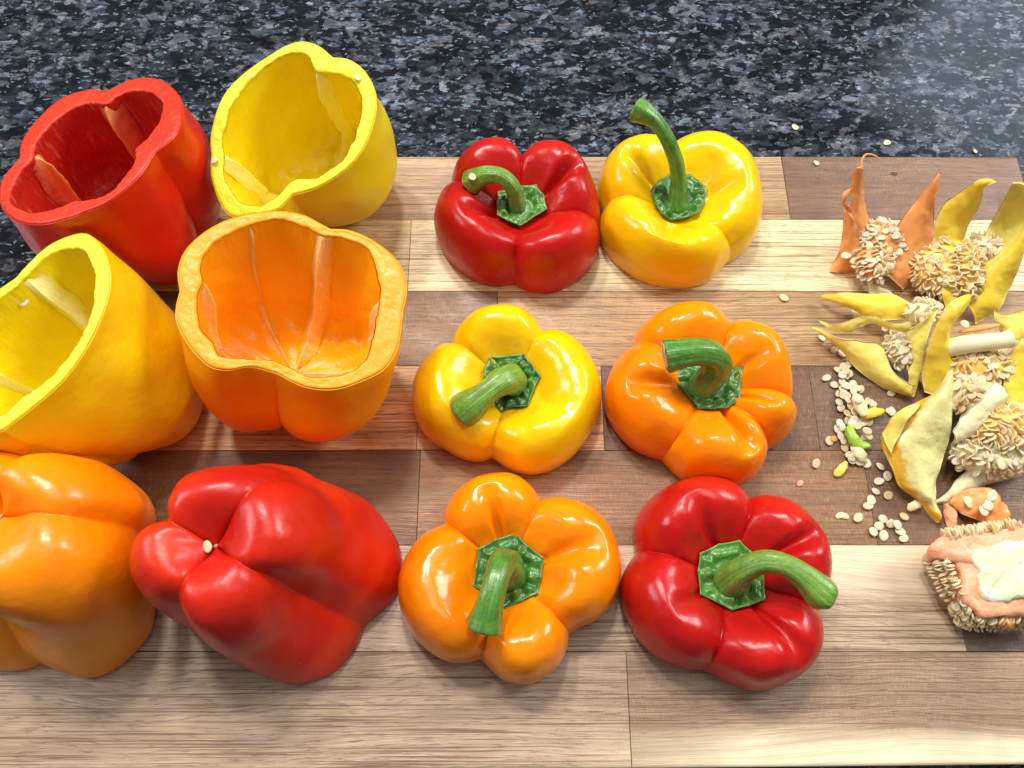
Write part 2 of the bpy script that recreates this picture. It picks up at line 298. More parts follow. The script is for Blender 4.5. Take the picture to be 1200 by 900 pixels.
RED = dict(dark=skin_material('deep_red_skin', (.58, .016, .004), (.47, .007, .004), (.70, .045, .004), .32, .10),
           skin=skin_material('red_skin', (.50, .007, .005), (.40, .005, .005), (.60, .018, .006), .27),
           warm=skin_material('warm_red_skin', (.74, .022, .003), (.66, .012, .003), (.82, .055, .004), .30),
           flesh=flesh_material('red_flesh', (.70, .045, .012), (.60, .026, .010), 1100, .42, pale=(.85, .16, .06), pale_amt=.3),
           inner=flesh_material('red_lining', (.66, .035, .014), (.52, .018, .010), 700, .26, True, 1.0, .2, (.92, .35, .28), .40),
           rib=flesh_material('red_rib', (.97, .46, .20), (.92, .28, .10), 700, .4, True, .5, .4, (1, .6, .35), .5, blend=(.60, .030, .012)))
YEL = dict(skin=skin_material('yellow_skin', (.90, .56, .002), (.87, .47, .002), (.92, .62, .004), .18),
           warm=skin_material('warm_yellow_skin', (.93, .57, .002), (.92, .50, .002), (.94, .64, .004), .32, .2),
           lemon=skin_material('lemon_yellow_skin', (.90, .68, .004), (.87, .60, .004), (.92, .73, .006), .34, .2),
           flesh=flesh_material('yellow_flesh', (.93, .78, .035), (.88, .70, .02), 1300, .38, pale=(.95, .85, .3), pale_amt=.3),
           inner=flesh_material('yellow_lining', (.94, .78, .008), (.90, .68, .006), 900, .26, True, .4, .3, (.88, .76, .18), .35),
           rib=flesh_material('yellow_rib', (.96, .90, .46), (.93, .80, .20), 700, .4, True, .5, .4, (1, .96, .75), .6, blend=(.93, .76, .01)))
ORA = dict(skin=skin_material('orange_skin', (.95, .26, .001), (.93, .215, .001), (.97, .32, .002), .17),
           bright=skin_material('bright_orange_skin', (.96, .36, .002), (.94, .29, .002), (.97, .44, .004), .30, .2),
           deep=skin_material('deep_orange_skin', (.91, .27, .001), (.87, .21, .001), (.94, .33, .002), .28, .12),
           flesh=flesh_material('orange_flesh', (.98, .38, .004), (.96, .33, .003), 1500, .40, bump=.22, pale=(1, .52, .05), pale_amt=.15),
           inner=flesh_material('orange_lining', (.98, .48, .006), (.95, .38, .004), 800, .28, True, .4, .3, (.95, .5, .1), .35),
           rib=flesh_material('orange_rib', (.97, .74, .40), (.95, .52, .12), 600, .4, True, .6, .4, (1, .95, .82), .8, blend=(.97, .46, .006)))

def green_material(name, dark, light, stripe=0.35, rough=.34, grown=False):
    m, nt, b = new_mat(name); g = NT(nt)
    v = g.coord()
    if grown:
        at = g.n('ShaderNodeAttribute', attribute_name='flow'); fl = at.outputs['Vector']
    base = g.mix(g.ramp(g.noise(v, 120, 4, .6, .6), [(.32, 0), (.68, 1)]), dark, light)
    fine = g.ramp(g.noise(v, 700, 3, .6), [(.45, 0), (.75, stripe)])
    cc_ = g.mix(fine, base, tuple(min(1, c * 1.9 + .02) for c in light))
    if grown:
        cc_ = g.mix(g.ramp(g.noise(fl, 3.2, 4, .6), [(.42, 0), (.66, .40)]), cc_, dark)
        cc_ = g.mix(g.ramp(g.noise(fl, 6.0, 3, .6), [(.56, 0), (.70, .5)]), cc_, tuple(min(1, c * 1.6) for c in light))
    g.l(cc_, b.inputs['Base Color'])
    b.inputs['Roughness'].default_value = rough
    b.inputs['Subsurface Weight'].default_value = .12
    b.inputs['Subsurface Radius'].default_value = (.5, 1, .2); b.inputs['Subsurface Scale'].default_value = .003
    b.inputs['Coat Weight'].default_value = .3; b.inputs['Coat Roughness'].default_value = .2
    nn_ = g.bump(g.noise(v, 500, 4, .6), .35, .0008)
    if grown: nn_ = g.bump(g.noise(fl, 4.5, 3, .6), .5, .0012, nn_)
    g.l(nn_, b.inputs['Normal'])
    return m
M_CALYX = green_material('calyx_green', (.022, .10, .014), (.07, .22, .032))
M_CALYX_LIGHT = green_material('light_calyx_green', (.04, .15, .016), (.10, .27, .035))
M_STEM = green_material('stem_green', (.095, .22, .028), (.19, .35, .05), .3, .32, True)
M_STEM_DARK = green_material('dark_stem_green', (.038, .15, .018), (.12, .28, .038), .3, .28, True)
M_CUT = flesh_material('dry_stem_cut', (.36, .27, .14), (.55, .45, .28), 900, .6, sss=.1, pale=(.8, .72, .55))
M_CUT_GREEN = flesh_material('fresh_stem_cut', (.20, .26, .05), (.36, .36, .10), 900, .5, sss=.1, pale=(.6, .6, .3))

def rgb(r, g, b):
    f = lambda c: ((c / 255 + .055) / 1.055) ** 2.4 if c > 10 else c / 255 / 12.92
    return (f(r), f(g), f(b), 1)

def wood_material():
    m, nt, b = new_mat('acacia_wood'); g = NT(nt)
    info = g.n('ShaderNodeObjectInfo')
    comb = g.n('ShaderNodeCombineXYZ')
    g.l(g.math('MULTIPLY', info.outputs['Random'], 37.0), comb.inputs[0])
    g.l(g.math('MULTIPLY', info.outputs['Random'], 91.0), comb.inputs[1])
    g.l(g.math('MULTIPLY', info.outputs['Random'], 13.0), comb.inputs[2])
    off = comb.outputs[0]
    bend = g.coord(scale=(1, 1, 1), loc=off)
    warp = g.noise(bend, 6, 2)
    wv = g.n('ShaderNodeVectorMath', operation='MULTIPLY_ADD')
    cw = g.n('ShaderNodeCombineXYZ'); g.l(warp, cw.inputs[1])
    g.l(cw.outputs[0], wv.inputs[0]); wv.inputs[1].default_value = (0, .03, 0); g.l(bend, wv.inputs[2])
    base = wv.outputs[0]
    def stretch(sx, sy):
        mp = g.n('ShaderNodeMapping'); mp.inputs['Scale'].default_value = (sx, sy, sy); g.l(base, mp.inputs['Vector']); return mp.outputs[0]
    figure = g.noise(stretch(3.5, 60), 1.0, 4, .6)
    streak = g.noise(stretch(12, 560), 1.0, 4, .65)
    fibre = g.noise(stretch(55, 2400), 1.0, 2, .6)
    pore = g.ramp(g.noise(stretch(130, 1500), 1.0, 2, .5), [(.57, 1), (.66, .42)])
    tone = g.math('ADD', g.math('MULTIPLY', figure, .55), g.math('MULTIPLY', streak, .45))
    tint = g.ramp(tone, [(.30, (.56, .50, .46)), (.46, (.84, .82, .80)), (.58, (1.06, 1.06, 1.06)), (.72, (1.30, 1.30, 1.27))])
    c = g.mix(1.0, info.outputs['Color'], tint, 'MULTIPLY')
    c = g.mix(1.0, c, g.ramp(fibre, [(.30, .78), (.65, 1.12)]), 'MULTIPLY')
    c = g.mix(.65, c, pore, 'MULTIPLY')
    # saw and knife marks left across the grain
    saw = g.noise(g.coord(scale=(2400, 260, 1), rot=(0, 0, R(12))), 1.0, 2)
    where = g.ramp(g.noise(g.coord(), 11, 2), [(.42, 0), (.62, 1)])
    c = g.mix(g.math('MULTIPLY', g.ramp(saw, [(.54, 0), (.66, .26)]), where), c, tuple([.62, .50, .38]))
    for ang, thr, sc in ((84, .715, 1.0), (97, .725, 1.3), (70, .735, .9), (38, .75, 1.1)):
        kn = g.noise(g.coord(scale=(9 * sc, 1300, 1), rot=(0, 0, R(ang))), 1.0, 0)
        k = g.ramp(kn, [(thr - .03, 0), (thr, .7)])
        c = g.mix(k, c, (.16, .09, .055))
    sx = g.n('ShaderNodeSeparateXYZ'); g.l(g.coord(), sx.inputs[0])
    wob = g.math('MULTIPLY', g.math('SUBTRACT', g.noise(stretch(4, 60), 1.0, 4, .6), .5), .022)
    yy = g.math('ADD', sx.outputs[1], wob)
    def band(lo, hi):
        r_ = g.n('ShaderNodeMapRange'); r_.inputs[1].default_value = lo; r_.inputs[2].default_value = hi
        g.l(yy, r_.inputs[0]); return r_.outputs[0]
    sap = g.math('MULTIPLY', band(-.1385, -.1475), g.ramp(sx.outputs[0], [(0, 0), (.08, 1)]))
    row5 = g.math('MULTIPLY', band(-.090, -.074), g.math('LESS_THAN', sx.outputs[1], -.0621))
    sap = g.math('MAXIMUM', sap, g.math('MULTIPLY', row5, g.math('MULTIPLY', g.ramp(sx.outputs[0], [(0, 0), (.06, 1)]), g.math('LESS_THAN', sx.outputs[0], .1814))))
    c = g.mix(g.math('MULTIPLY', sap, .92), c, g.mix(1.0, rgb(238, 222, 188)[:3], tint, 'MULTIPLY'))
    # the dark heart of stained grain
    blot = g.ramp(g.noise(bend, 14, 4, .6, 1.0), [(.30, .80), (.5, 1.0), (.75, 1.05)])
    c = g.mix(1.0, c, blot, 'MULTIPLY')
    g.l(c, b.inputs['Base Color'])
    b.inputs['Roughness'].default_value = .42
    b.inputs['Specular IOR Level'].default_value = .4
    wet = g.ramp(g.noise(g.coord(), 26, 4, .6, 1.2), [(.40, .50), (.58, .36), (.70, .26)])
    g.l(wet, b.inputs['Roughness'])
    g.l(g.bump(fibre, .35, .0004, g.bump(streak, .2, .0008)), b.inputs['Normal'])
    return m
M_WOOD = wood_material()

def granite_material():
    m, nt, b = new_mat('polished_blue_granite'); g = NT(nt)
    v0 = g.coord(scale=(.72, 1.15, 1), rot=(0, 0, R(-8)))
    nz = g.n('ShaderNodeTexNoise'); nz.inputs['Scale'].default_value = 90; nz.inputs['Detail'].default_value = 8
    nz.inputs['Roughness'].default_value = .74; g.l(v0, nz.inputs['Vector'])
    wv = g.n('ShaderNodeVectorMath', operation='MULTIPLY_ADD'); g.l(nz.outputs['Color'], wv.inputs[0])
    wv.inputs[1].default_value = (.016, .012, 0); g.l(v0, wv.inputs[2])
    v = wv.outputs[0]
    def vor(scale, feature='F1', out='Color', rnd=1.0):
        nd = g.n('ShaderNodeTexVoronoi', feature=feature); nd.inputs['Scale'].default_value = scale
        nd.inputs['Randomness'].default_value = rnd; g.l(v, nd.inputs['Vector'])
        return nd.outputs[out]
    def sep(c):
        s_ = g.n('ShaderNodeSeparateColor'); g.l(c, s_.inputs[0]); return s_.outputs
    a = sep(vor(112)); bb = sep(vor(290)); cc = sep(vor(800))
    flake = g.ramp(a[0], [(0, (.006, .008, .012)), (.36, (.010, .013, .018)), (.50, (.028, .035, .047)), (.70, (.055, .065, .083)), (.88, (.090, .100, .122)), (1, (.13, .128, .14))])
    small = g.ramp(bb[1], [(.0, (.004, .006, .009)), (.46, (.008, .011, .016)), (.66, (.040, .050, .066)), (.88, (.085, .102, .13)), (1, (.16, .19, .23))])
    c = g.mix(g.ramp(g.math('ADD', g.math('MULTIPLY', bb[0], .6), g.math('MULTIPLY', g.noise(v0, 160, 3), .6)), [(.52, 0), (.64, 1)]), flake, small)
    patch = g.ramp(g.noise(v0, 34, 4, .6, .5), [(.38, .35), (.60, 1.40)])
    c = g.mix(1.0, c, patch, 'MULTIPLY')
    grain = g.ramp(g.noise(v0, 620, 8, .78, .8), [(.34, .35), (.5, .95), (.66, 1.8)])
    c = g.mix(1.0, c, grain, 'MULTIPLY')
    c = g.mix(g.ramp(g.noise(v0, 120, 6, .74, .8), [(.52, 0), (.60, .94)]), c, (.006, .008, .011))
    glint = g.ramp(cc[2], [(.94, 0), (.97, 1)])
    c = g.mix(g.math('MULTIPLY', glint, .6), c, (.26, .34, .42))
    g.l(c, b.inputs['Base Color'])
    b.inputs['Roughness'].default_value = .12
    b.inputs['Specular IOR Level'].default_value = .45
    g.l(g.bump(g.noise(v0, 40, 2), .03, .001), b.inputs['Normal'])
    return m
M_GRANITE = granite_material()

M_SEED = flesh_material('cream_seed', (.80, .60, .34), (.88, .74, .48), 1200, .42, bump=.25, sss=.3, pale=(.92, .84, .66), pale_amt=.5, vary=True)
M_SEED_WHITE = flesh_material('white_seed', (.74, .60, .38), (.82, .73, .54), 1200, .42, bump=.25, sss=.3, pale=(.95, .93, .85), pale_amt=.5, vary=True)
M_MEM_ORANGE = flesh_material('salmon_membrane', (.95, .36, .09), (.96, .46, .17), 500, .32, sss=0, pale=(.95, .55, .25), pale_amt=.15, bump=.3, thin=.14, edge=True)
M_MEM_YELLOW = flesh_material('yellow_membrane', (.94, .68, .035), (.96, .76, .10), 500, .32, sss=0, pale=(.95, .86, .45), pale_amt=.15, bump=.3, thin=.14, edge=True)
M_MEM_PALE = flesh_material('pale_yellow_membrane', (.95, .80, .10), (.96, .86, .26), 500, .32, sss=0, pale=(.96, .92, .62), pale_amt=.15, bump=.3, thin=.14, edge=True)
M_MEM_CREAM = flesh_material('cream_membrane', (.93, .86, .46), (.95, .90, .62), 500, .32, sss=0, pale=(.98, .95, .80), pale_amt=.35, bump=.3, thin=.14, edge=True)
M_PITH = flesh_material('white_pith', (.76, .80, .66), (.62, .64, .30), 260, .55, bump=1.0, sss=.3, pale=(.78, .82, .78), pale_amt=1.0)
M_GREENBIT = green_material('bright_green', (.28, .52, .04), (.42, .64, .08), .2, .3)

M_CORE = flesh_material('pink_core_flesh', (.88, .32, .14), (.92, .52, .34), 300, .42, bump=.9, sss=.3, pale=(.98, .70, .52), pale_amt=.6)
def two_tone_leaf():
    m, nt, b = new_mat('amber_edged_membrane'); g = NT(nt)
    at = g.n('ShaderNodeAttribute', attribute_name='amber')
    v = g.coord()
    f = g.math('ADD', at.outputs['Fac'], g.math('MULTIPLY', g.math('SUBTRACT', g.noise(v, 160, 4, .6), .5), 1.1))
    k = g.ramp(f, [(.40, 0), (.60, 1)])
    c = g.mix(g.noise(v, 90, 3), (.95, .78, .26), (.96, .86, .44))
    a = g.mix(g.noise(v, 200, 4, .7), (.86, .40, .012), (.92, .60, .06))
    fc = g.mix(k, c, a)
    g.l(fc, b.inputs['Base Color'])
    translucent(g, nt, b, fc, .06)
    b.inputs['Roughness'].default_value = .3
    b.inputs['Subsurface Weight'].default_value = .3; b.inputs['Subsurface Scale'].default_value = .004
    b.inputs['Coat Weight'].default_value = .4; b.inputs['Coat Roughness'].default_value = .15
    g.l(g.bump(g.noise(v, 260, 4, .6), .5, .0012), b.inputs['Normal'])
    return m
M_LEAF = two_tone_leaf()

# ------------------------------------------------------------------ object helpers
def props(o, label=None, cat=None, group=None, kind=None):
    if label: o['label'] = label
    if cat: o['category'] = cat
    if group: o['group'] = group
    if kind: o['kind'] = kind
    return o

def thing(name, label, cat, loc, group=None):
    o = bpy.data.objects.new(name, None); col.objects.link(o)
    o.location = loc; o.empty_display_size = .01
    return props(o, label, cat, group)

def root_loc(p):
    while p is not None and p.parent is not None: p = p.parent
    return Vector(p.location) if p is not None else Vector((0, 0, 0))

def mesh_obj(name, verts, faces, mat, parent=None, smooth=True, loc=None):
    base = root_loc(parent) if parent is not None else Vector(loc or (0, 0, 0))
    me = bpy.data.meshes.new(name)
    me.from_pydata([(v[0] - base.x, v[1] - base.y, v[2] - base.z) for v in verts], [], faces)
    me.materials.append(mat)
    if smooth: me.polygons.foreach_set('use_smooth', [True] * len(me.polygons))
    me.update()
    o = bpy.data.objects.new(name, me); col.objects.link(o)
    if parent is not None: o.parent = parent
    else: o.location = base
    return o

def catmull(pts, n, closed=False):
    pts = [np.array(p, float) for p in pts]; m = len(pts)
    if closed: ext = [pts[-1]] + pts + pts[:2]; segs = m
    else: ext = [2 * pts[0] - pts[1]] + pts + [2 * pts[-1] - pts[-2]]; segs = m - 1
    out = []
    for k in range(n):
        t = k / n * segs if closed else k / (n - 1) * segs
        i = min(int(t), segs - 1); u = t - i
        a, b, c, d = ext[i], ext[i + 1], ext[i + 2], ext[i + 3]
        out.append(.5 * ((2 * b) + (-a + c) * u + (2 * a - 5 * b + 4 * c - d) * u * u + (-a + 3 * b - 3 * c + d) * u ** 3))
    return out

def nz(p, s, seed=0.0):
    return noise.noise(Vector((p[0] * s + seed, p[1] * s + seed * .7, p[2] * s - seed * .3)))

def lobed_outline(pts, per_len=None, counts=None):
    """closed outline with crisp notches: returns columns (x, y, u, lobe)"""
    idx = [i for i, p in enumerate(pts) if p[2]]
    cols, ns = [], []
    for a in range(len(idx)):
        i0, i1 = idx[a], idx[(a + 1) % len(idx)]
        seq = []
        i = i0
        while True:
            seq.append(pts[i][:2])
            if i == i1 and len(seq) > 1: break
            i = (i + 1) % len(pts)
        L = sum(math.dist(seq[k], seq[k + 1]) for k in range(len(seq) - 1))
        n = counts[a] if counts else max(16, int(L / .0009))
        ns.append(n)
        dense = catmull(seq, 160)
        s = [0]
        for k in range(159): s.append(s[-1] + math.dist(dense[k], dense[k + 1]))
        for k in range(n):
            # columns crowd towards the notches so the crease stays crisp
            u = k / n; uu = .5 - .5 * math.cos(math.pi * u); uu = .45 * uu + .55 * u
            t = uu * s[-1]
            j = max(0, min(158, int(np.searchsorted(s, t)) - 1))
            w = (t - s[j]) / max(1e-9, s[j + 1] - s[j])
            p = dense[j] * (1 - w) + dense[j + 1] * w
            cols.append((p[0], p[1], uu, a))
    return cols, ns

def grid_faces(rows, cols, closed=True):
    f = []
    for r in range(rows - 1):
        for c in range(cols if closed else cols - 1):
            d = (c + 1) % cols
            f.append((r * cols + c, r * cols + d, (r + 1) * cols + d, (r + 1) * cols + c))
    return f

def pillow(u, p=.5): return max(0.0, math.sin(math.pi * u)) ** p

def smooth_ring(vals, k):
    a = np.array(vals)
    for _ in range(k): a = (np.roll(a, 1, 0) + 2 * a + np.roll(a, -1, 0)) / 4
    return a

# ------------------------------------------------------------------ pepper tops
def pepper_top(key, label, skin, height, stem_path, stem_mat, calyx_mat, creases=(), cut='dry', dish=.57, seed=1.0, lobe_h=None, flap=None):
    d = DATA['caps'][key]
    cx, cy = d['centre']
    root = thing('sliced_pepper', label, 'pepper top', (cx, cy, 0), 'sliced off pepper tops with stems')
    cols, ns = lobed_outline(d['outline'])
    n = len(cols)
    H = height
    #            f     crest  groove
    m_ = (1 - dish)
    prof = [(0.00, dish - .05, dish - .06), (0.10, dish - .05, dish - .06), (0.20, dish - .01, dish - .05), (0.29, dish + .08 * m_, dish - .02),
            (0.38, dish + .36 * m_, dish + .05 * m_), (0.48, dish + .68 * m_, dish + .18 * m_), (0.58, dish + .90 * m_, dish + .30 * m_), (0.67, 1.0, dish + .36 * m_), (0.76, .985, dish + .30 * m_), (0.85, .90, dish + .05), (0.93, .72, .53), (0.98, .50, .37),
            (1.0, .32, .24), (.996, .13, .11), (.985, 0.0, 0.0)]
    rows = catmull(prof, 64)
    verts = []
    lh = lobe_h or [1] * len(ns)
    for r, (f, zc, zg) in enumerate(rows):
        for (x, y, u, lb) in cols:
            q = pillow(u, .62 + .30 * max(0, .55 - f) / .55)
            hl = lh[lb] * q + (1 - q)
            z = (zg + (zc - zg) * q) * H * (hl if f > .3 else 1)
            for (cl, cu, cd, cw, f0, f1) in creases:
                if cl == lb and f0 < f < f1:
                    ww = cw * (.6 + .8 * f)
                    win = math.sin(math.pi * (f - f0) / (f1 - f0)) ** .7
                    z -= H * cd * .8 * win * math.exp(-((u - cu) / ww) ** 2)
            px, py = cx + (x - cx) * f, cy + (y - cy) * f
            if r > 1 and z > .001:
                k = nz((px, py, z), 55, seed) * .0011 + nz((px, py, z), 160, seed) * .0003
                z += k * min(1, f * 2)
            verts.append((px, py, max(z, 0.0002)))
    faces = grid_faces(len(rows), n)
    faces.append(tuple(range((len(rows) - 1) * n, len(rows) * n)))
    mesh_obj('flesh', verts, faces, skin, root)
    # calyx
    zc = dish * H + .0003
    cal = d['calyx']
    ring = []
    m = len(cal)
    K = 14
    for i in range(m):
        a = np.array(cal[i]); b = np.array(cal[(i + 1) % m])
        for k in range(K):
            t = k / K
            p = a * (1 - t) + b * t
            sag = math.sin(math.pi * t) * .015
            c0 = np.array((cx, cy)); p = c0 + (p - c0) * (1 - sag)
            ring.append((p[0], p[1], t))
    prof = [(.0, .0), (.25, .0012), (.44, .0005), (.50, .0003), (.58, .0016), (.68, .0030), (.78, .0026), (.87, .0018), (.94, .0022), (1.0, .0030), (1.0, .0024), (.92, .0006), (.7, -.001)]
    verts = []
    for r, (f, z) in enumerate(prof):
        for j, (x, y, t) in enumerate(ring):
            px, py = cx + (x - cx) * f, cy + (y - cy) * f
            corner = abs(t - .5) * 2
            zz = zc + z
            if .5 < f < .93: zz += nz((px, py, 0), 330, seed) * .0034 * math.sin((f - .5) / .43 * math.pi) + .0007 * math.sin(j / K * 2 * math.pi + seed) * math.sin((f - .5) / .43 * math.pi)
            if f > .9: zz += .0004 * corner ** 4 + nz((px, py, 0), 70, seed + 3) * .0010
            verts.append((px, py, zz))
    faces = grid_faces(len(prof), len(ring))
    o = mesh_obj('calyx', verts, faces, calyx_mat, root)
    # stem
    stem = tube('stem', stem_path, stem_mat, root, ribs=5, seed=seed)
    if cut != 'round':
        p0, p1 = np.array(stem_path[-2][:3]), np.array(stem_path[-1][:3])
        dirn = (p1 - p0) / np.linalg.norm(p1 - p0)
        disc('cut_end', p1 + dirn * .0008, dirn, stem_path[-1][3] * .90, M_CUT if cut == 'dry' else M_CUT_GREEN, stem)
    return root

def frame_of(d):
    d = np.array(d, float); d /= np.linalg.norm(d)
    a = np.array((0, 0, 1.0)) if abs(d[2]) < .9 else np.array((1.0, 0, 0))
    x = np.cross(a, d); x /= np.linalg.norm(x)
    return x, np.cross(d, x), d

def tube(name, path, mat, parent, ribs=0, seed=0., n=48, sides=40, round_end=False, flat=1.0):
    pts = catmull(path, n)
    verts = []
    prev = None
    for i, p in enumerate(pts):
        t = pts[min(i + 1, n - 1)][:3] - pts[max(i - 1, 0)][:3]
        t /= max(1e-9, np.linalg.norm(t))
        if prev is None: x, y, _ = frame_of(t)
        else:
            x = prev - t * np.dot(prev, t); x /= np.linalg.norm(x); y = np.cross(t, x)
        prev = x
        for k in range(sides):
            a = 2 * math.pi * k / sides
            r = p[3] * (1 + (.05 * math.cos(ribs * a + i * .03 + seed) if ribs else 0) + .035 * nz((math.cos(a), math.sin(a), i * .09), 1.7, seed))
            q = p[:3] + x * math.cos(a) * r + y * math.sin(a) * r * flat
            verts.append(tuple(q))
    faces = grid_faces(n, sides)
    faces.append(tuple(range(sides - 1, -1, -1)))
    if True:
        d = pts[-1][:3] - pts[-2][:3]; d /= max(1e-9, np.linalg.norm(d))
        c0 = len(verts)
        last = verts[-sides:]
        cen = np.array(pts[-1][:3])
        prevs = (n - 1) * sides
        for (s, push) in ((.97, .12), (.85, .28), (.6, .42), (.3, .5)) if round_end else ((.97, .06), (.6, .02), (.3, -.05)):
            st = len(verts)
            for q in last:
                w = cen + (np.array(q) - cen) * s + d * push * pts[-1][3]
                verts.append(tuple(w))
            for k in range(sides):
                e = (k + 1) % sides
                faces.append((prevs + k, prevs + e, st + e, st + k))
            prevs = st
        faces.append(tuple(range(prevs, prevs + sides)))
    o = mesh_obj(name, verts, faces, mat, parent)
    fl = []
    for j in range(len(verts)):
        i, k = (j // sides, j % sides) if j < n * sides else (n, j % sides)
        a = 2 * math.pi * k / sides
        fl += [math.cos(a), math.sin(a), i / n * .45 + seed]
    at = o.data.attributes.new('flow', 'FLOAT_VECTOR', 'POINT'); at.data.foreach_set('vector', fl)
    return o

def disc(name, c, d, r, mat, parent):
    x, y, d = frame_of(d)
    verts = []
    for f, h in ((1.0, -.0002), (.96, .0003), (.7, .0001), (.35, -.0003), (.05, -.0004)):
        for k in range(28):
            a = 2 * math.pi * k / 28
            rr = r * f * (1 + .06 * math.sin(3 * a + 1) + .03 * math.sin(7 * a))
            q = np.array(c) + x * math.cos(a) * rr + y * math.sin(a) * rr + d * (h + .0002 * math.sin(5 * a) * f)
            verts.append(tuple(q))
    faces = grid_faces(5, 28); faces.append(tuple(range(4 * 28, 5 * 28)))
    faces.append(tuple(range(27, -1, -1)))
    return mesh_obj(name, verts, faces, mat, parent)

# ------------------------------------------------------------------ whole pepper bodies standing on their cut rim
def upturned_pepper(key, label, skin, seed, creases=()):
    d = DATA['tall'][key]
    top, base = d['top'], d['base']
    ct, ns1 = lobed_outline(top)
    cb, ns2 = lobed_outline(base)
    ns = [max(a, b) for a, b in zip(ns1, ns2)]
    ct, _ = lobed_outline(top, counts=ns); cb, _ = lobed_outline(base, counts=ns)
    n = len(ct)
    tip = np.array(d['tip']); zt = d['zt']; ztip = d['ztip']
    tc = np.mean([c[:2] for c in ct], axis=0); bc = np.mean([c[:2] for c in cb], axis=0)
    root = thing('hollow_pepper', label, 'pepper', (float(bc[0]), float(bc[1]), 0), 'hollow pepper bodies with the tops cut off')
    verts = []
    nt_, nb = 40, 44
    crest = catmull([(0, ztip), (.08, ztip + .0022), (.2, ztip + .0068), (.36, ztip + .0112), (.52, ztip + .0125), (.68, ztip + .0098), (.84, ztip + .002), (.95, zt - .001 + .0), (1.0, zt - .012)], nt_)
    groove = catmull([(0, ztip), (.08, ztip - .001), (.2, ztip + .0005), (.36, ztip + .0060), (.53, ztip + .0085), (.70, ztip + .0068), (.84, ztip - .002), (.95, zt - .005), (1.0, zt - .014)], nt_)
    tipxy = tip[:2]
    for r in range(nt_):
        f = crest[r][0]
        for (x, y, u, lb) in ct:
            q = pillow(u, .5)
            z = groove[r][1] * (1 - q) + crest[r][1] * q
            px, py = tipxy[0] + (x - tipxy[0]) * f, tipxy[1] + (y - tipxy[1]) * f
            verts.append([px, py, z])
    for r in range(1, nb + 1):
        t = r / nb
        for (a, b_) in zip(ct, cb):
            q = pillow(a[2], .6)
            z0 = (zt - .014) * (1 - q) + (zt - .012) * q
            z = z0 * (1 - t)
            s = t * t * (3 - 2 * t) * .55 + t * .45
            bulge = 1 + .03 * math.sin(math.pi * t) - (.02 if t > .97 else 0)
            x = a[0] * (1 - s) + b_[0] * s; y = a[1] * (1 - s) + b_[1] * s
            c = tc * (1 - s) + bc * s
            verts.append([c[0] + (x - c[0]) * bulge, c[1] + (y - c[1]) * bulge, z])
    rows = nt_ + nb
    for i, v in enumerate(verts):
        if v[2] > .002:
            k = nz(v, 45, seed) * .0016 + nz(v, 140, seed) * .0004
            w = min(1.0, math.dist(v[:2], tipxy) / .02)
            v[0] += k * w; v[1] += k * w * .6; v[2] += k * w * .6
    # soften
    g = np.array(verts).reshape(rows, n, 3)
    for _ in range(6):
        g[1:-1] = (g[:-2] + 2 * g[1:-1] + g[2:]) / 4
        g[1:] = g[1:] * .6 + .2 * np.roll(g[1:], 1, 1) + .2 * np.roll(g[1:], -1, 1)
    verts = [tuple(v) for v in g.reshape(-1, 3)]
    verts = [(v[0], v[1], max(.0002, v[2])) for v in verts]
    faces = grid_faces(rows, n); faces.append(tuple(range((rows - 1) * n, rows * n)))
    mesh_obj('flesh', verts, faces, skin, root)
    # the dry blossom scar in the dimple
    sp = [(tip[0], tip[1], ztip - .001, .0012), (tip[0] + .0004, tip[1] - .0002, ztip + .0006, .0008), (tip[0] + .001, tip[1] + .0002, ztip + .0012, .0003)]
    tube('blossom_scar', sp, M_CUT, root, n=8, sides=10)
    return root

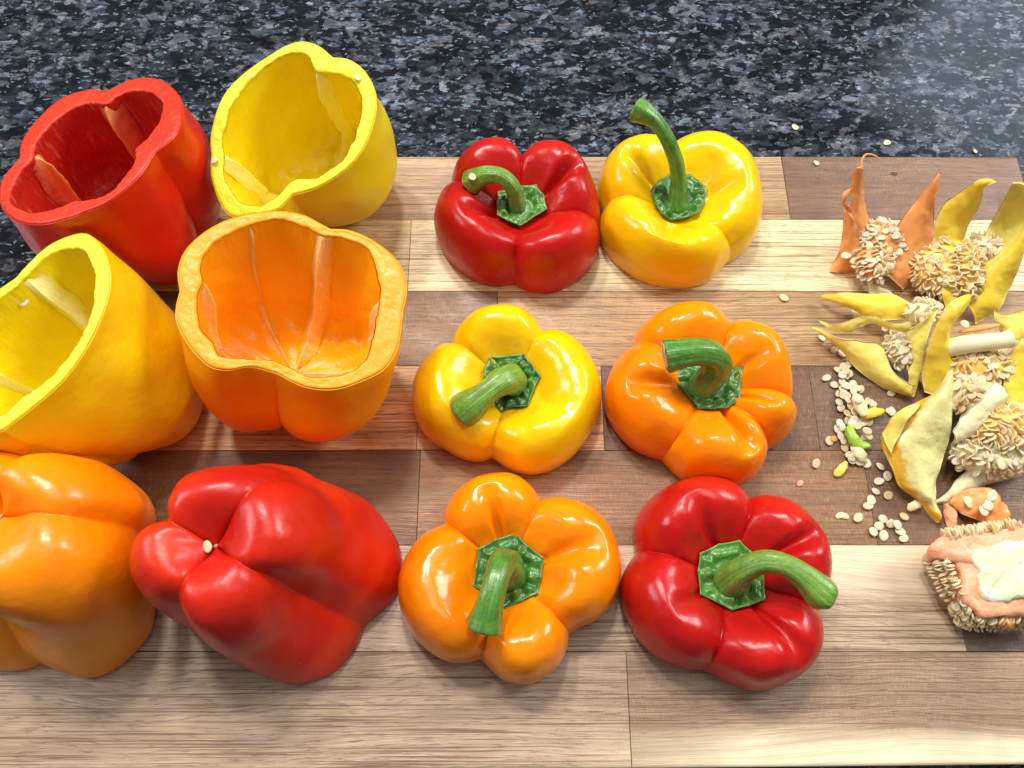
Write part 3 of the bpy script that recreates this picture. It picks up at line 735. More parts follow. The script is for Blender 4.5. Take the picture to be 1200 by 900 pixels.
# ------------------------------------------------------------------ open pepper bodies
def open_pepper(key, label, mats, seed, belly=1.06, taper=1.0):
    d = DATA['cups'][key]
    C = np.array(d['centre']); ex = np.array(d['ex']); ey = np.array(d['ey']); nn = np.array(d['normal']); B = np.array(d['base'])
    cols, ns = lobed_outline(d['rim'])
    n = len(cols)
    root = thing('hollow_pepper', label, 'pepper', (float(B[0]), float(B[1]), 0), 'hollow pepper bodies with the tops cut off')
    rim = np.array([c[:2] for c in cols]); ang = np.arctan2(rim[:, 1], rim[:, 0]); rad = np.hypot(rim[:, 0], rim[:, 1])
    rad_s = smooth_ring(rad, 6)
    inn = np.array(catmull(d['inner'], 400, True)); ia = np.arctan2(inn[:, 1], inn[:, 0]); ir = np.hypot(inn[:, 0], inn[:, 1])
    o = np.argsort(ia); ia, ir = ia[o], ir[o]
    ia3 = np.concatenate([ia - 2 * math.pi, ia, ia + 2 * math.pi]); ir3 = np.tile(ir, 3)
    def inner_r(a): return float(np.interp(a, ia3, ir3))
    q = np.array([pillow(c[2], .6) for c in cols])
    Rm = float(rad.mean())
    H = float(C[2])
    def place(x, y, t):
        """t=0 at the rim plane, 1 on the board"""
        s = t
        c = C * (1 - s) + B * s
        k = 1 - min(1, t * 1.15)
        vx = ex * k + np.array((1, 0, 0)) * (1 - k); vy = ey * k + np.array((0, 1, 0)) * (1 - k)
        return c + vx * x + vy * y
    # outer skin: f along the wall then under the lobes to the blossom dimple
    prof = catmull([(.004, 1.0), (.02, 1.004), (.12, 1.02), (.30, belly), (.50, belly), (.68, .95 * belly * taper), (.82, .86 * taper ** 1.6), (.92, .72 * taper ** 2), (.985, .52 * taper ** 2), (1.0, .36), (.96, .2), (.90, .05)], 70)
    verts = []
    for (t, f) in prof:
        for j in range(n):
            deep = min(1.0, max(0.0, (t - .05) / .6))
            # lobes deepen towards the blossom end and each ends in its own rounded foot
            circ = Rm * (.55) + rad_s[j] * .45
            r0 = rad[j] * (1 - deep * .8) + circ * deep * .8
            r = r0 * f * (1 - .22 * deep * (1 - q[j]) * (1 if f > .3 else f / .3))
            tt = t
            if t > .6: tt = t - (t - .6) * .22 * (1 - q[j])
            a = ang[j]
            p = place(math.cos(a) * r, math.sin(a) * r, tt)
            if t > .03:
                k = nz(p, 45, seed) * .0018 * min(1, t * 6)
                p = p + np.array((math.cos(a), math.sin(a), 0)) * k
            p[2] = max(p[2], .0003)
            verts.append(tuple(p))
    faces = grid_faces(len(prof), n)
    faces.append(tuple(range((len(prof) - 1) * n, len(prof) * n)))
    sk = mesh_obj('skin', verts, faces, mats['outer'], root)
    so = sk.modifiers.new('thick', 'SOLIDIFY'); so.thickness = .0008; so.offset = -1
    def torn_at(a):
        c_ = (math.cos(a), math.sin(a), 0)
        return nz(c_, 5, seed) * .0008 + nz(c_, 18, seed) * .0004 + max(0, nz(c_, 40, seed)) * .0003
    # cut rim: from the skin to the hollow, uneven where the knife tore
    verts = []
    prof_r = [(0, -.0014, -.0050), (0, -.0010, -.0016), (0, -.0004, -.0006), (.03, 0, -.0002), (.08, 0, .0002)] + [(.08 + .84 * i / 10, 0, .0004) for i in range(1, 10)] + [(.93, 0, .0002), (.98, 0, -.0003), (1.0, .0001, -.0010), (1.0, .0010, -.0024), (1.0, .0020, -.0045), (.75, 0, -.0060), (.3, -.001, -.0060)]
    for k, (w, dr, dz) in enumerate(prof_r):
        for j in range(n):
            a = ang[j]; ri = inner_r(a); ro = rad[j] - .0002
            torn = torn_at(a)
            r = ro + (ri + torn * (w > .5) - ro) * w + dr
            p = C + ex * math.cos(a) * r + ey * math.sin(a) * r
            h = (nz(p, 60, seed) * .0007 + nz(p, 300, seed + 5) * .0003 + nz(p, 800, seed + 5) * .0002) * min(1, w * 2.5)
            verts.append(tuple(p + nn * (dz + h * (1 if w > 0 else 0))))
    faces = grid_faces(len(prof_r), n)
    faces += [((len(prof_r) - 1) * n + j, (len(prof_r) - 1) * n + (j + 1) % n, (j + 1) % n, j) for j in range(n)]
    faces = [tuple(reversed(f)) for f in faces]
    mesh_obj('cut_rim', verts, faces, mats['flesh'], root)
    def ri_edge(a): return inner_r(a) + torn_at(a)
    # lining of the hollow
    def lining(a, t, extra=0.0):
        ri = inner_r(a)
        w = min(1, max(0, t - .05) / .55); w = w * w * (3 - 2 * w)
        # under the rim the hollow opens out to the lobes
        jj = int(np.argmin(np.abs(np.angle(np.exp(1j * (ang - a))))))
        wall = rad_s[jj] - .0072
        r = (ri + torn_at(a) * max(0, 1 - t / .12)) * (1 - w) + min(wall * (1 - .10 * t), ri + .0050) * w
        if t > .60: r *= max(.03, 1 - .97 * ((t - .60) / .28) ** 2.4)
        return r - extra
    T = [0, .01, .05] + [.05 + .83 * (i / 54) for i in range(1, 55)]
    verts = []
    for i, t in enumerate(T):
        for j in range(n):
            a = ang[j]
            r = lining(a, t)
            tt = t - (.10 * (t - .6) / .28 * (1 - r / Rm) if t > .6 else 0)
            p = place(math.cos(a) * r, math.sin(a) * r, tt + (.007 if i == 0 else .012))
            k = nz(p, 90, seed) * .0009 + nz(p, 420, seed) * .0002
            p = p - np.array((math.cos(a), math.sin(a), 0)) * k * min(1, t * 6)
            if t > .6: p[2] += .002 * nz(p, 160, seed + 2)
            if i < 2:    # the lining starts in the very edge of the cut
                re_ = ri_edge(a)
                p = C + ex * math.cos(a) * re_ + ey * math.sin(a) * re_
                h = nz(p, 60, seed) * .0007 + nz(p, 300, seed + 5) * .0003 + nz(p, 800, seed + 5) * .0002
                p = p + nn * ((-.0003 if i == 0 else -.0012) + h) - (ex * math.cos(a) + ey * math.sin(a)) * .00012 * (1 + i)
            verts.append(tuple(p))
    faces = grid_faces(len(T), n); faces.append(tuple(range((len(T) - 1) * n, len(T) * n)))
    faces = [tuple(reversed(f)) for f in faces]
    inner = mesh_obj('inner_wall', verts, faces, mats['inner'], root)
    # pale ribs that held the seed core
    for (deg, wgt) in d['ribs']:
        a0 = math.radians(deg); verts = []
        NT_, NC = 60, 21
        ri0 = inner_r(a0)
        for i in range(NT_):
            t = .86 * i / (NT_ - 1)
            base_r = lining(a0, t)
            crest = ri0 - .0006 + .003 * t
            rise = min(.0125 * wgt, max(.0048 * wgt, base_r - crest + .0034 * wgt)) * min(1, t * 7) ** .7
            rise *= 1 + .30 * nz((t * 9, deg * .1, 0), 1, seed + 9)
            rise = min(rise, base_r * .55) * (1 if wgt > 1.1 or wgt < .5 else .75)
            half = (.0034 * wgt + .0010 * nz((t * 7, deg, 0), 1, seed)) / max(.012, base_r)
            side = .0012 * nz((t * 5, deg, 3), 1, seed) / max(.012, base_r)
            for k in range(NC):
                w = k / (NC - 1) * 2 - 1
                rr = lining(a0 + w * half, t) + .0006 * abs(w)
                up = rise * (1 - abs(w) ** 1.3) ** 1.1 * (1 + .15 * nz((t * 30, w * 3, deg), 1, seed)) + .0002
                a = a0 + side + w * half * (.45 + .75 * abs(w) ** 2)
                r = max(.0006, rr - up)
                tt = t - (.10 * (t - .6) / .28 * (1 - base_r / Rm) if t > .6 else 0)
                p = place(math.cos(a) * r, math.sin(a) * r, tt + .010)
                if t > .6: p[2] += .0015 * (1 - abs(w)) + .002 * nz(p, 160, seed + 2)
                verts.append(tuple(p))
        faces = grid_faces(NT_, NC, False)
        rb = mesh_obj('rib', verts, faces, mats['rib'], root)
        at = rb.data.attributes.new('edge', 'FLOAT', 'POINT')
        at.data.foreach_set('value', [abs(k / (NC - 1) * 2 - 1) ** 1.3 * .95 + .25 * (i / (NT_ - 1)) ** 3 for i in range(NT_) for k in range(NC)])
    return root

# ------------------------------------------------------------------ seeds
def seed_mesh(name, mat, seed, flatness=.25):
    rnd = random.Random(seed)
    verts, faces = [], []
    N, Mr = 12, 5
    L, W, Tk = .0021, .00185, .0021 * flatness
    for r in range(Mr):
        ph = -math.pi / 2 + math.pi * (r + .5) / Mr
        for k in range(N):
            a = 2 * math.pi * k / N
            x = math.cos(a) * L * math.cos(ph) ** .75; y = math.sin(a) * W * math.cos(ph) ** .75
            if math.cos(a) > .8: x *= 1.14
            z = math.sin(ph) * Tk * (1 - .45 * (math.cos(ph) < .5))
            z += .0002 * math.sin(a * 2 + seed)
            verts.append((x, y, z + x * x * rnd.uniform(-8, 8)))
    faces = grid_faces(Mr, N); faces.append(tuple(range(N - 1, -1, -1))); faces.append(tuple(range((Mr - 1) * N, Mr * N)))
    me = bpy.data.meshes.new(name); me.from_pydata(verts, [], faces); me.materials.append(mat)
    me.polygons.foreach_set('use_smooth', [True] * len(me.polygons)); me.update()
    return me
SEEDS = [seed_mesh('seed', M_SEED, i) for i in range(4)]
SEEDS_W = [seed_mesh('seed', M_SEED_WHITE, i + 10) for i in range(4)]

def put_seed(p, axis, flatn, scale=1.0, parent=None, meshes=SEEDS, name='seed'):
    """axis: the seed's long direction, flatn: the normal of its flat side"""
    x = Vector(axis).normalized(); z = Vector(flatn); z = (z - x * z.dot(x)).normalized(); y = z.cross(x)
    m = Matrix((x, y, z)).transposed().to_4x4()
    o = bpy.data.objects.new(name, random.choice(meshes)); col.objects.link(o)
    loc = Vector(p) - (root_loc(parent) if parent is not None else Vector())
    o.matrix_world = Matrix.Translation(loc) @ m @ Matrix.Diagonal((scale, scale * random.uniform(.85, 1.05), scale, 1))
    if parent is not None: o.parent = parent
    return o

def seed_bed(parent, centre, radii, n, meshes=SEEDS, mat=None, direction=(0, 0, 1), spread=1.35, rot=0.0, tilt=.7, scale=1.05, seed=0, core=True, edge=.8):
    rnd = random.Random(seed)
    c = Vector(centre); rx, ry, rz = radii
    ca, sa = math.cos(rot), math.sin(rot)
    if core:
        verts, faces = [], []
        for i in range(13):
            ph = -math.pi / 2 + math.pi * (i + .5) / 13
            for k in range(24):
                a = 2 * math.pi * k / 24
                w = 1 + .12 * nz((math.cos(a), math.sin(a), ph), 1.5, seed)
                x, y = math.cos(a) * math.cos(ph) * rx * w * .94, math.sin(a) * math.cos(ph) * ry * w * .94
                verts.append((c.x + x * ca - y * sa, c.y + x * sa + y * ca, max(.0004, c.z + math.sin(ph) * rz * w * .94)))
        faces = grid_faces(13, 24); faces.append(tuple(range(23, -1, -1))); faces.append(tuple(range(12 * 24, 13 * 24)))
        mesh_obj('core', verts, faces, mat, parent)
    D = Vector(direction).normalized()
    pts = []
    tries = 0
    mind = .0019 * scale
    while len(pts) < n and tries < n * 60:
        tries += 1
        v = Vector((rnd.gauss(0, 1), rnd.gauss(0, 1), rnd.gauss(0, 1))).normalized()
        if v.angle(D) > spread: continue
        p = Vector((v.x * rx, v.y * ry, v.z * rz))
        if nz((v.x, v.y, v.z), 2.2, seed) < -.28: continue
        if any((p - q_[0]).length < mind for q_ in pts): continue
        nrm = Vector((v.x / rx, v.y / ry, v.z / rz)).normalized()
        pts.append((p, nrm))
    flow = Vector((rnd.uniform(-1, 1), rnd.uniform(-1, 1), 0))
    for p, nrm in pts:
        P_ = Vector((p.x * ca - p.y * sa, p.x * sa + p.y * ca, p.z)); N_ = Vector((nrm.x * ca - nrm.y * sa, nrm.x * sa + nrm.y * ca, nrm.z))
        tang = N_.cross(Vector((rnd.gauss(0, 1), rnd.gauss(0, 1), rnd.gauss(0, 1)))).normalized()
        away = (N_ - D * N_.dot(D))
        ax = (N_ * .06 + tang * .38 + away * .8 - Vector((0, .45, 0)) * (1 - tilt)).normalized()
        side = ax.cross(N_).normalized()
        lean = rnd.uniform(.0, .55) if rnd.random() < edge else rnd.uniform(1.0, 1.5)
        fn = (side * math.cos(lean) + N_ * math.sin(lean)).normalized()
        q_ = c + P_ + N_ * .0001
        if q_.z < .0015: q_.z = .0015
        put_seed(q_, ax, fn, scale * rnd.uniform(.78, 1.05), parent, meshes)

# ------------------------------------------------------------------ membranes
def fin(name, A, Bp, mat, parent, th=.0010, bulge=.0, ruffle=.0007, seed=0., nu=44, nv=18, amber=False):
    a = catmull(A, nu); b = catmull(Bp, nu)
    top, bot = [], []
    mid = []
    for i in range(nu):
        row = []
        for k in range(nv):
            v = k / (nv - 1)
            p = a[i] * (1 - v) + b[i] * v
            row.append(p)
        mid.append(row)
    g = np.array(mid)
    du = np.gradient(g, axis=0); dv = np.gradient(g, axis=1)
    nr = np.cross(du, dv); ln = np.linalg.norm(nr, axis=2, keepdims=True); nr = nr / np.maximum(ln, 1e-9)
    # keep the normal continuous where the sheet narrows to a tip
    ref = nr[nu // 2, nv // 2]
    nr = np.where((nr @ ref)[..., None] < 0, -nr, nr)
    for _ in range(4):
        nr[1:-1] = (nr[:-2] + nr[1:-1] * 2 + nr[2:]) / 4
    nr /= np.maximum(np.linalg.norm(nr, axis=2, keepdims=True), 1e-9)
    if ref[2] < 0: nr = -nr
    verts = []
    for side in (1, -1):
        for i in range(nu):
            width = np.linalg.norm(a[i] - b[i])
            for k in range(nv):
                v = k / (nv - 1)
                p = g[i, k]
                edge = max(0.0, math.sin(math.pi * v)) ** .35
                k1 = bulge * math.sin(math.pi * v) * min(1, width / .012) + .0011 * math.sin(3.0 * i / nu * math.pi + seed) * (v - .5) * 2 * min(1, width / .012) + .0009 * max(0, abs(v - .5) * 2 - .6) * math.sin(i * .55 + seed)
                ru = (nz(p, 130, seed) * ruffle * 1.6 + nz(p, 380, seed + 4) * ruffle * .7) * (1.2 - .5 * edge)
                q = p + nr[i, k] * (k1 + ru + side * th * .5 * (.25 + .75 * edge))
                q[2] = max(q[2], .0004 if side > 0 else .0002)
                verts.append(tuple(q))
    faces = grid_faces(nu, nv, False)
    off = nu * nv
    faces += [tuple(off + i for i in reversed(f)) for f in grid_faces(nu, nv, False)]
    for i in range(nu - 1):
        faces.append((i * nv, off + i * nv, off + (i + 1) * nv, (i + 1) * nv))
        e = nv - 1
        faces.append(((i + 1) * nv + e, off + (i + 1) * nv + e, off + i * nv + e, i * nv + e))
    for k in range(nv - 1):
        faces.append((k + 1, off + k + 1, off + k, k))
        s = (nu - 1) * nv
        faces.append((s + k, off + s + k, off + s + k + 1, s + k + 1))
    o = mesh_obj(name, verts, faces, mat, parent)
    ed = o.data.attributes.new('edge', 'FLOAT', 'POINT')
    ed.data.foreach_set('value', [max(0.0, 1 - min(k, nv - 1 - k) / (nv - 1) * 9) for side in (0, 1) for i in range(nu) for k in range(nv)])
    if amber:
        at = o.data.attributes.new('amber', 'FLOAT', 'POINT')
        vals = []
        for side in (1, -1):
            for i in range(nu):
                for k in range(nv):
                    vals.append(max(0.0, 1.0 - k / (nv - 1) * 2.0) * min(1, i / nu * 4) + (.8 if i > nu * .88 else 0))
        at.data.foreach_set('value', vals)
    return o

def morsel(name, pts, r, mat, label=None, cat=None, group=None, parent=None):
    """a small torn scrap: a flattened, lumpy tube"""
    path = [(*p[:3], p[3] if len(p) > 3 else r) for p in pts]
    loc = (path[0][0], path[0][1], 0)
    base = bpy.data.objects.new('x', None) if False else None
    n, sides = 18, 14
    P_ = catmull(path, n); verts = []
    for i, p in enumerate(P_):
        t = P_[min(i + 1, n - 1)][:3] - P_[max(i - 1, 0)][:3]
        x, y, _ = frame_of(t)
        env = (math.sin(math.pi * (i + .6) / (n + .2))) ** .5
        for k in range(sides):
            a = 2 * math.pi * k / sides
            rr = p[3] * env * (1 + .3 * nz((math.cos(a), math.sin(a), i * .3), 1.3, p[3] * 999))
            q = p[:3] + x * math.cos(a) * rr + y * math.sin(a) * rr * .6
            verts.append((q[0], q[1], max(.0002, q[2])))
    faces = grid_faces(n, sides); faces.append(tuple(range(sides - 1, -1, -1))); faces.append(tuple(range((n - 1) * sides, n * sides)))
    o = mesh_obj(name, verts, faces, mat, parent, loc=loc)
    if label: props(o, label, cat, group)
    return o

# ================================================================== THE SETTING
def counter():
    nx = 2
    v = [(-1.6, -.9, -.026), (1.6, -.9, -.026), (1.6, 1.4, -.026), (-1.6, 1.4, -.026), (-1.6, -.9, -.056), (1.6, -.9, -.056), (1.6, 1.4, -.056), (-1.6, 1.4, -.056)]
    f = [(0, 1, 2, 3), (7, 6, 5, 4), (0, 4, 5, 1), (1, 5, 6, 2), (2, 6, 7, 3), (3, 7, 4, 0)]
    o = mesh_obj('granite_countertop', v, f, M_GRANITE, smooth=False)
    props(o, kind='structure')
counter()

board = thing('cutting_board', 'large wooden cutting board of light and dark acacia strips lying on the granite', 'cutting board', (.02, .12, -.026))
edges_y = [.2768, .2347, .1906, .1480, .1036, .0580, .0113, -.0335]
XL, XR = -.243, .287
strips = [
    [(XL, rgb(188, 156, 118)), (.1525, rgb(134, 104, 84))],
    [(XL, rgb(224, 198, 150)), (-.055, rgb(244, 228, 182))],
    [(XL, rgb(140, 104, 70)), (-.0075, rgb(184, 148, 102))],
    [(XL, rgb(230, 186, 132)), (-.0465, rgb(224, 182, 128)), (.045, rgb(118, 84, 58)), (.150, rgb(120, 92, 68))],
    [(XL, rgb(126, 90, 58)), (-.0445, rgb(150, 110, 72)), (.17, rgb(122, 92, 68))],
    [(XL, rgb(194, 173, 152)), (.00, rgb(194, 172, 144)), (.2015, rgb(112, 92, 78))],
    [(XL, rgb(190, 166, 142)), (.0505, rgb(162, 136, 112))],
]
for row, st in enumerate(strips):
    y1, y0 = edges_y[row], edges_y[row + 1]
    for i, (x0, c) in enumerate(st):
        x1 = st[i + 1][0] if i + 1 < len(st) else XR
        g = .00008
        xa, xb, ya, yb = x0 + g, x1 - g, y0 + g, y1 - g
        top_, bot_ = 0.0, -.026
        be = .00022
        # outer arrises of the board are eased more than the glued joints
        bl = .0022 if x0 == XL else be; br = .0022 if x1 == XR else be
        bt = .0020 if row == 0 else be; bb_ = .0020 if row == len(strips) - 1 else be
        # clipped corner outlines
        skew = (lambda x: (.2852 - x) * .008) if row == len(strips) - 1 else (lambda x: 0.0)
        def ring(ix0, ix1, iy0, iy1, z): return [(xa + ix0, ya + iy0 - skew(xa), z), (xb - ix1, ya + iy0 - skew(xb), z), (xb - ix1, yb - iy1, z), (xa + ix0, yb - iy1, z)]
        rings = [ring(0, 0, 0, 0, bot_)]
        for k in range(5):
            a = math.pi / 2 * k / 4
            s, c_ = 1 - math.cos(a), 1 - math.sin(a)
            rings.append([(p[0], p[1], p[2]) for p in ring(bl * s, br * s, bb_ * s, bt * s, 0)])
            z = [-(bl + bb_) / 2 * c_, -(br + bb_) / 2 * c_, -(br + bt) / 2 * c_, -(bl + bt) / 2 * c_]
            rings[-1] = [(p[0], p[1], -min(.0022, max(be, zz / max(c_, 1e-6) if c_ > 0 else 0)) * c_) for p, zz in zip(rings[-1], [abs(q) for q in z])]
        verts = [p for r_ in rings for p in r_]
        faces = grid_faces(len(rings), 4) + [(3, 2, 1, 0), tuple(range(len(verts) - 4, len(verts)))]
        o = mesh_obj('strip', verts, faces, M_WOOD, board, smooth=False)
        o.color = c

# knot in the dark back strip
def knot(p, r):
    m, nt, b = new_mat('knot_wood'); g = NT(nt)
    g.l(g.mix(g.noise(g.coord(), 900, 3), (.02, .018, .02), (.06, .045, .04)), b.inputs['Base Color']); b.inputs['Roughness'].default_value = .5
    verts = []
    for f, z in ((1, .00005), (.7, .00012), (.3, .00015)):
        for k in range(20):
            a = 2 * math.pi * k / 20; w = 1 + .12 * math.sin(3 * a)
            verts.append((p[0] + math.cos(a) * r * 1.5 * f * w, p[1] + math.sin(a) * r * f * w, z))
    faces = grid_faces(3, 20); faces.append(tuple(range(40, 60)))
    mesh_obj('knot', verts, faces, m, board)
knot((0.21445, 0.26432, 0.00000), .0014)

# ================================================================== THE PEPPER TOPS
pepper_top('red_back', 'glossy red pepper top at the back edge of the board, its short stem bent left', RED['skin'], .0355,
           [(*(0.00270, 0.23032, 0.01400), .0064), (*(0.00266, 0.22893, 0.02000), .0050), (*(0.00175, 0.22986, 0.02700), .0042), (*(0.00000, 0.23235, 0.03300), .0041), (*(-0.00514, 0.23511, 0.03700), .0042), (*(-0.01202, 0.23664, 0.03700), .0045), (*(-0.01863, 0.23646, 0.03300), .0058), (*(-0.02046, 0.23635, 0.03100), .0063)],
           M_STEM, M_CALYX_LIGHT, cut='green', seed=2.1, creases=[(0, .58, .30, .07, .28, .86), (2, .62, .22, .08, .2, .7)], dish=.57)
pepper_top('yellow_back', 'bright yellow pepper top at the back with a long upright stem', YEL['skin'], .034,
           [(*(0.08726, 0.23151, 0.01300), .0084), (*(0.08629, 0.23185, 0.01800), .0078), (*(0.08604, 0.23331, 0.02200), .0052), (*(0.08538, 0.23727, 0.02900), .0040), (*(0.08250, 0.24289, 0.03900), .0038), (*(0.07613, 0.24875, 0.05000), .0037), (*(0.06998, 0.25411, 0.05600), .0038), (*(0.06442, 0.25705, 0.05800), .0052), (*(0.06122, 0.25912, 0.05800), .0062)],
           M_STEM_DARK, M_CALYX, cut='green', seed=3.3, creases=[(1, .45, .26, .10, .34, .78), (0, .62, .14, .09, .3, .7), (2, .4, .16, .07, .3, .8)])
pepper_top('yellow_middle', 'yellow pepper top in the middle row, its stubby stem bent towards the front left', YEL['skin'], .032,
           [(*(0.00000, 0.13314, 0.01200), .0078), (*(0.00000, 0.13138, 0.02000), .0072), (*(-0.00119, 0.12999, 0.02800), .0072), (*(-0.00466, 0.12639, 0.03400), .0064), (*(-0.00965, 0.12228, 0.03500), .0054), (*(-0.01426, 0.11854, 0.03400), .0060), (*(-0.01816, 0.11597, 0.03200), .0076), (*(-0.02215, 0.11374, 0.02900), .0082)],
           M_STEM, M_CALYX, seed=4.7, creases=[(0, .55, .12, .12, .3, .8), (1, .32, .14, .09, .2, .7)])
pepper_top('orange_middle', 'orange pepper top in the middle row with a folded front and stem curling left', ORA['skin'], .034,
           [(*(0.09039, 0.12792, 0.01300), .0076), (*(0.08964, 0.12835, 0.02000), .0070), (*(0.09195, 0.13041, 0.02800), .0066), (*(0.09420, 0.13355, 0.03600), .0060), (*(0.08997, 0.13563, 0.04300), .0060), (*(0.08164, 0.13558, 0.04600), .0062), (*(0.07474, 0.13476, 0.04600), .0066), (*(0.06880, 0.13395, 0.04500), .0074)],
           M_STEM_DARK, M_CALYX, seed=5.9, creases=[(2, .30, .30, .085, .22, .85), (0, .55, .12, .10, .2, .7), (1, .5, .12, .1, .2, .7), (3, .55, .24, .08, .35, .85)])
pepper_top('orange_front', 'five lobed orange pepper top in the front row, stem bent forwards over its rim', ORA['skin'], .034,
           [(*(-0.00075, 0.04128, 0.01300), .0080), (*(-0.00111, 0.04189, 0.02000), .0076), (*(-0.00217, 0.04444, 0.02800), .0072), (*(-0.00389, 0.04476, 0.03600), .0062), (*(-0.00588, 0.03952, 0.04200), .0052), (*(-0.00786, 0.03204, 0.04300), .0052), (*(-0.00955, 0.02596, 0.04100), .0060), (*(-0.01094, 0.01995, 0.03800), .0078)],
           M_STEM_DARK, M_CALYX, seed=7.1, creases=[(0, .46, .20, .09, .2, .85), (3, .5, .20, .09, .2, .8), (4, .45, .10, .12, .2, .8)])
pepper_top('red_front', 'large red pepper top in the front row with a club shaped stem reaching right', RED['skin'], .0355,
           [(*(0.09583, 0.03981, 0.01300), .0092), (*(0.09471, 0.03973, 0.02000), .0084), (*(0.09446, 0.04055, 0.02800), .0066), (*(0.09749, 0.04303, 0.03600), .0052), (*(0.10392, 0.04476, 0.04100), .0047), (*(0.11137, 0.04278, 0.04300), .0046), (*(0.11833, 0.03805, 0.04300), .0054), (*(0.12409, 0.03248, 0.04200), .0068), (*(0.12635, 0.03125, 0.04100), .0058)],
           M_STEM, M_CALYX_LIGHT, cut='round', seed=8.3, creases=[(0, .50, .22, .07, .3, .9), (1, .42, .18, .07, .15, .9), (2, .5, .10, .1, .2, .7), (3, .5, .14, .08, .2, .8), (4, .45, .26, .09, .12, .62)])

# ================================================================== THE HOLLOW BODIES
def pm(c, outer): return dict(outer=c[outer], flesh=c['flesh'], inner=c['inner'], rib=c['rib'])
open_pepper('red_open', 'hollow red pepper standing open at the far left with two pale ribs inside', pm(RED, 'warm'), 1.0)
open_pepper('lemon_open', 'hollow lemon yellow pepper at the back tilted to show its inside', pm(YEL, 'lemon'), 2.0)
open_pepper('yellow_open', 'hollow yellow pepper cut by the left frame edge, opening turned left', pm(YEL, 'warm'), 3.0)
open_pepper('orange_open', 'hollow orange pepper standing upright, its open top and white rib facing up', pm(ORA, 'bright'), 4.0, belly=1.03, taper=.97)
upturned_pepper('red_upturned', 'red pepper body turned upside down showing its four lobed bottom', RED['dark'], 5.0)
upturned_pepper('orange_upturned', 'orange pepper body turned upside down in the front left corner', ORA['deep'], 6.0)

# ================================================================== SEED CORES
c1 = thing('seed_core', 'salmon orange seed core with three upright membranes at the back right', 'seed core', (0.19432, 0.20239, 0.00000))
seed_bed(c1, (0.19332, 0.21468, 0.00900), (.0140, .0115, .0100), 70, SEEDS_W, M_MEM_ORANGE, seed=21, direction=(0, -.1, 1), edge=.35, scale=1.1)
seed_bed(c1, (0.18738, 0.20339, 0.00900), (.0095, .0120, .0085), 90, SEEDS_W, M_MEM_ORANGE, seed=1, direction=(-.1, -.25, 1), edge=.35, scale=1.1)
fin('membrane', [(0.17763, 0.20718, 0.00600), (0.17499, 0.21885, 0.01800), (0.17207, 0.22881, 0.03000), (0.16911, 0.23343, 0.04000), (0.16932, 0.23456, 0.04600)], [(0.18907, 0.21873, 0.01000), (0.18421, 0.22632, 0.02000), (0.17859, 0.23151, 0.03200), (0.17379, 0.23349, 0.04200), (0.17192, 0.23507, 0.04600)], M_MEM_ORANGE, c1, bulge=.002, seed=1)
fin('membrane', [(0.16850, 0.20234, 0.00100), (0.17076, 0.20673, 0.00500), (0.17129, 0.21079, 0.01200), (0.16969, 0.21782, 0.02200), (0.16609, 0.22337, 0.03200), (0.16491, 0.22597, 0.03700), (0.16807, 0.22687, 0.04000)], [(0.17469, 0.20131, 0.00100), (0.18020, 0.20116, 0.00400), (0.18192, 0.20542, 0.00900), (0.17779, 0.21401, 0.02000), (0.17306, 0.21898, 0.02800), (0.16721, 0.22200, 0.03400), (0.16841, 0.22637, 0.04000)], M_MEM_ORANGE, c1, bulge=.002, seed=2)
fin('membrane', [(0.19485, 0.20014, 0.00400), (0.19476, 0.20747, 0.00900), (0.19749, 0.21572, 0.01400), (0.20092, 0.22161, 0.02400), (0.20592, 0.22743, 0.03200), (0.20757, 0.22895, 0.04200), (0.20881, 0.23131, 0.04700)], [(0.20497, 0.19113, 0.00100), (0.21171, 0.19452, 0.00500), (0.21591, 0.20425, 0.01100), (0.21652, 0.21502, 0.02000), (0.21239, 0.22051, 0.03100), (0.20924, 0.22416, 0.04100), (0.20954, 0.23081, 0.04700)], M_MEM_ORANGE, c1, bulge=.003, seed=3)
tube('membrane_thread', [(*(0.17260, 0.23403, 0.04400), .0008), (*(0.17195, 0.23785, 0.04700), .0006), (*(0.17407, 0.24063, 0.04800), .0005), (*(0.17833, 0.24089, 0.04700), .0004), (*(0.18242, 0.23987, 0.04500), .0003)], M_MEM_ORANGE, c1, n=20, sides=8)
fin('membrane', [(0.18681, 0.19514, 0.00200), (0.18900, 0.19204, 0.00400), (0.19633, 0.19057, 0.00300)], [(0.18697, 0.18812, 0.00100), (0.19191, 0.18561, 0.00100), (0.20102, 0.18661, 0.00100)], M_MEM_CREAM, c1, seed=31, nu=14, nv=8)

c2 = thing('seed_core', 'deep yellow seed core with curled membranes against the right frame edge at the back', 'seed core', (0.23707, 0.19623, 0.00000))
M_BED = flesh_material('orange_core_flesh', (.94, .50, .08), (.95, .62, .16), 500, .42, sss=.4, pale=(.96, .8, .4), pale_amt=.3)
seed_bed(c2, (0.21956, 0.19733, 0.00900), (.0120, .0150, .0095), 110, SEEDS, M_BED, seed=2, direction=(-.5, -.2, 1), rot=.3)
seed_bed(c2, (0.23240, 0.19733, 0.00900), (.0105, .0170, .0110), 120, SEEDS, M_BED, seed=22, direction=(.1, -.5, 1), rot=-.2)
seed_bed(c2, (0.22785, 0.20586, 0.01000), (.0150, .0090, .0080), 36, SEEDS, M_MEM_YELLOW, seed=23, direction=(0, -.1, 1))
seed_bed(c2, (0.24636, 0.21054, 0.00900), (.0085, .008, .008), 30, SEEDS_W, M_MEM_CREAM, seed=12)
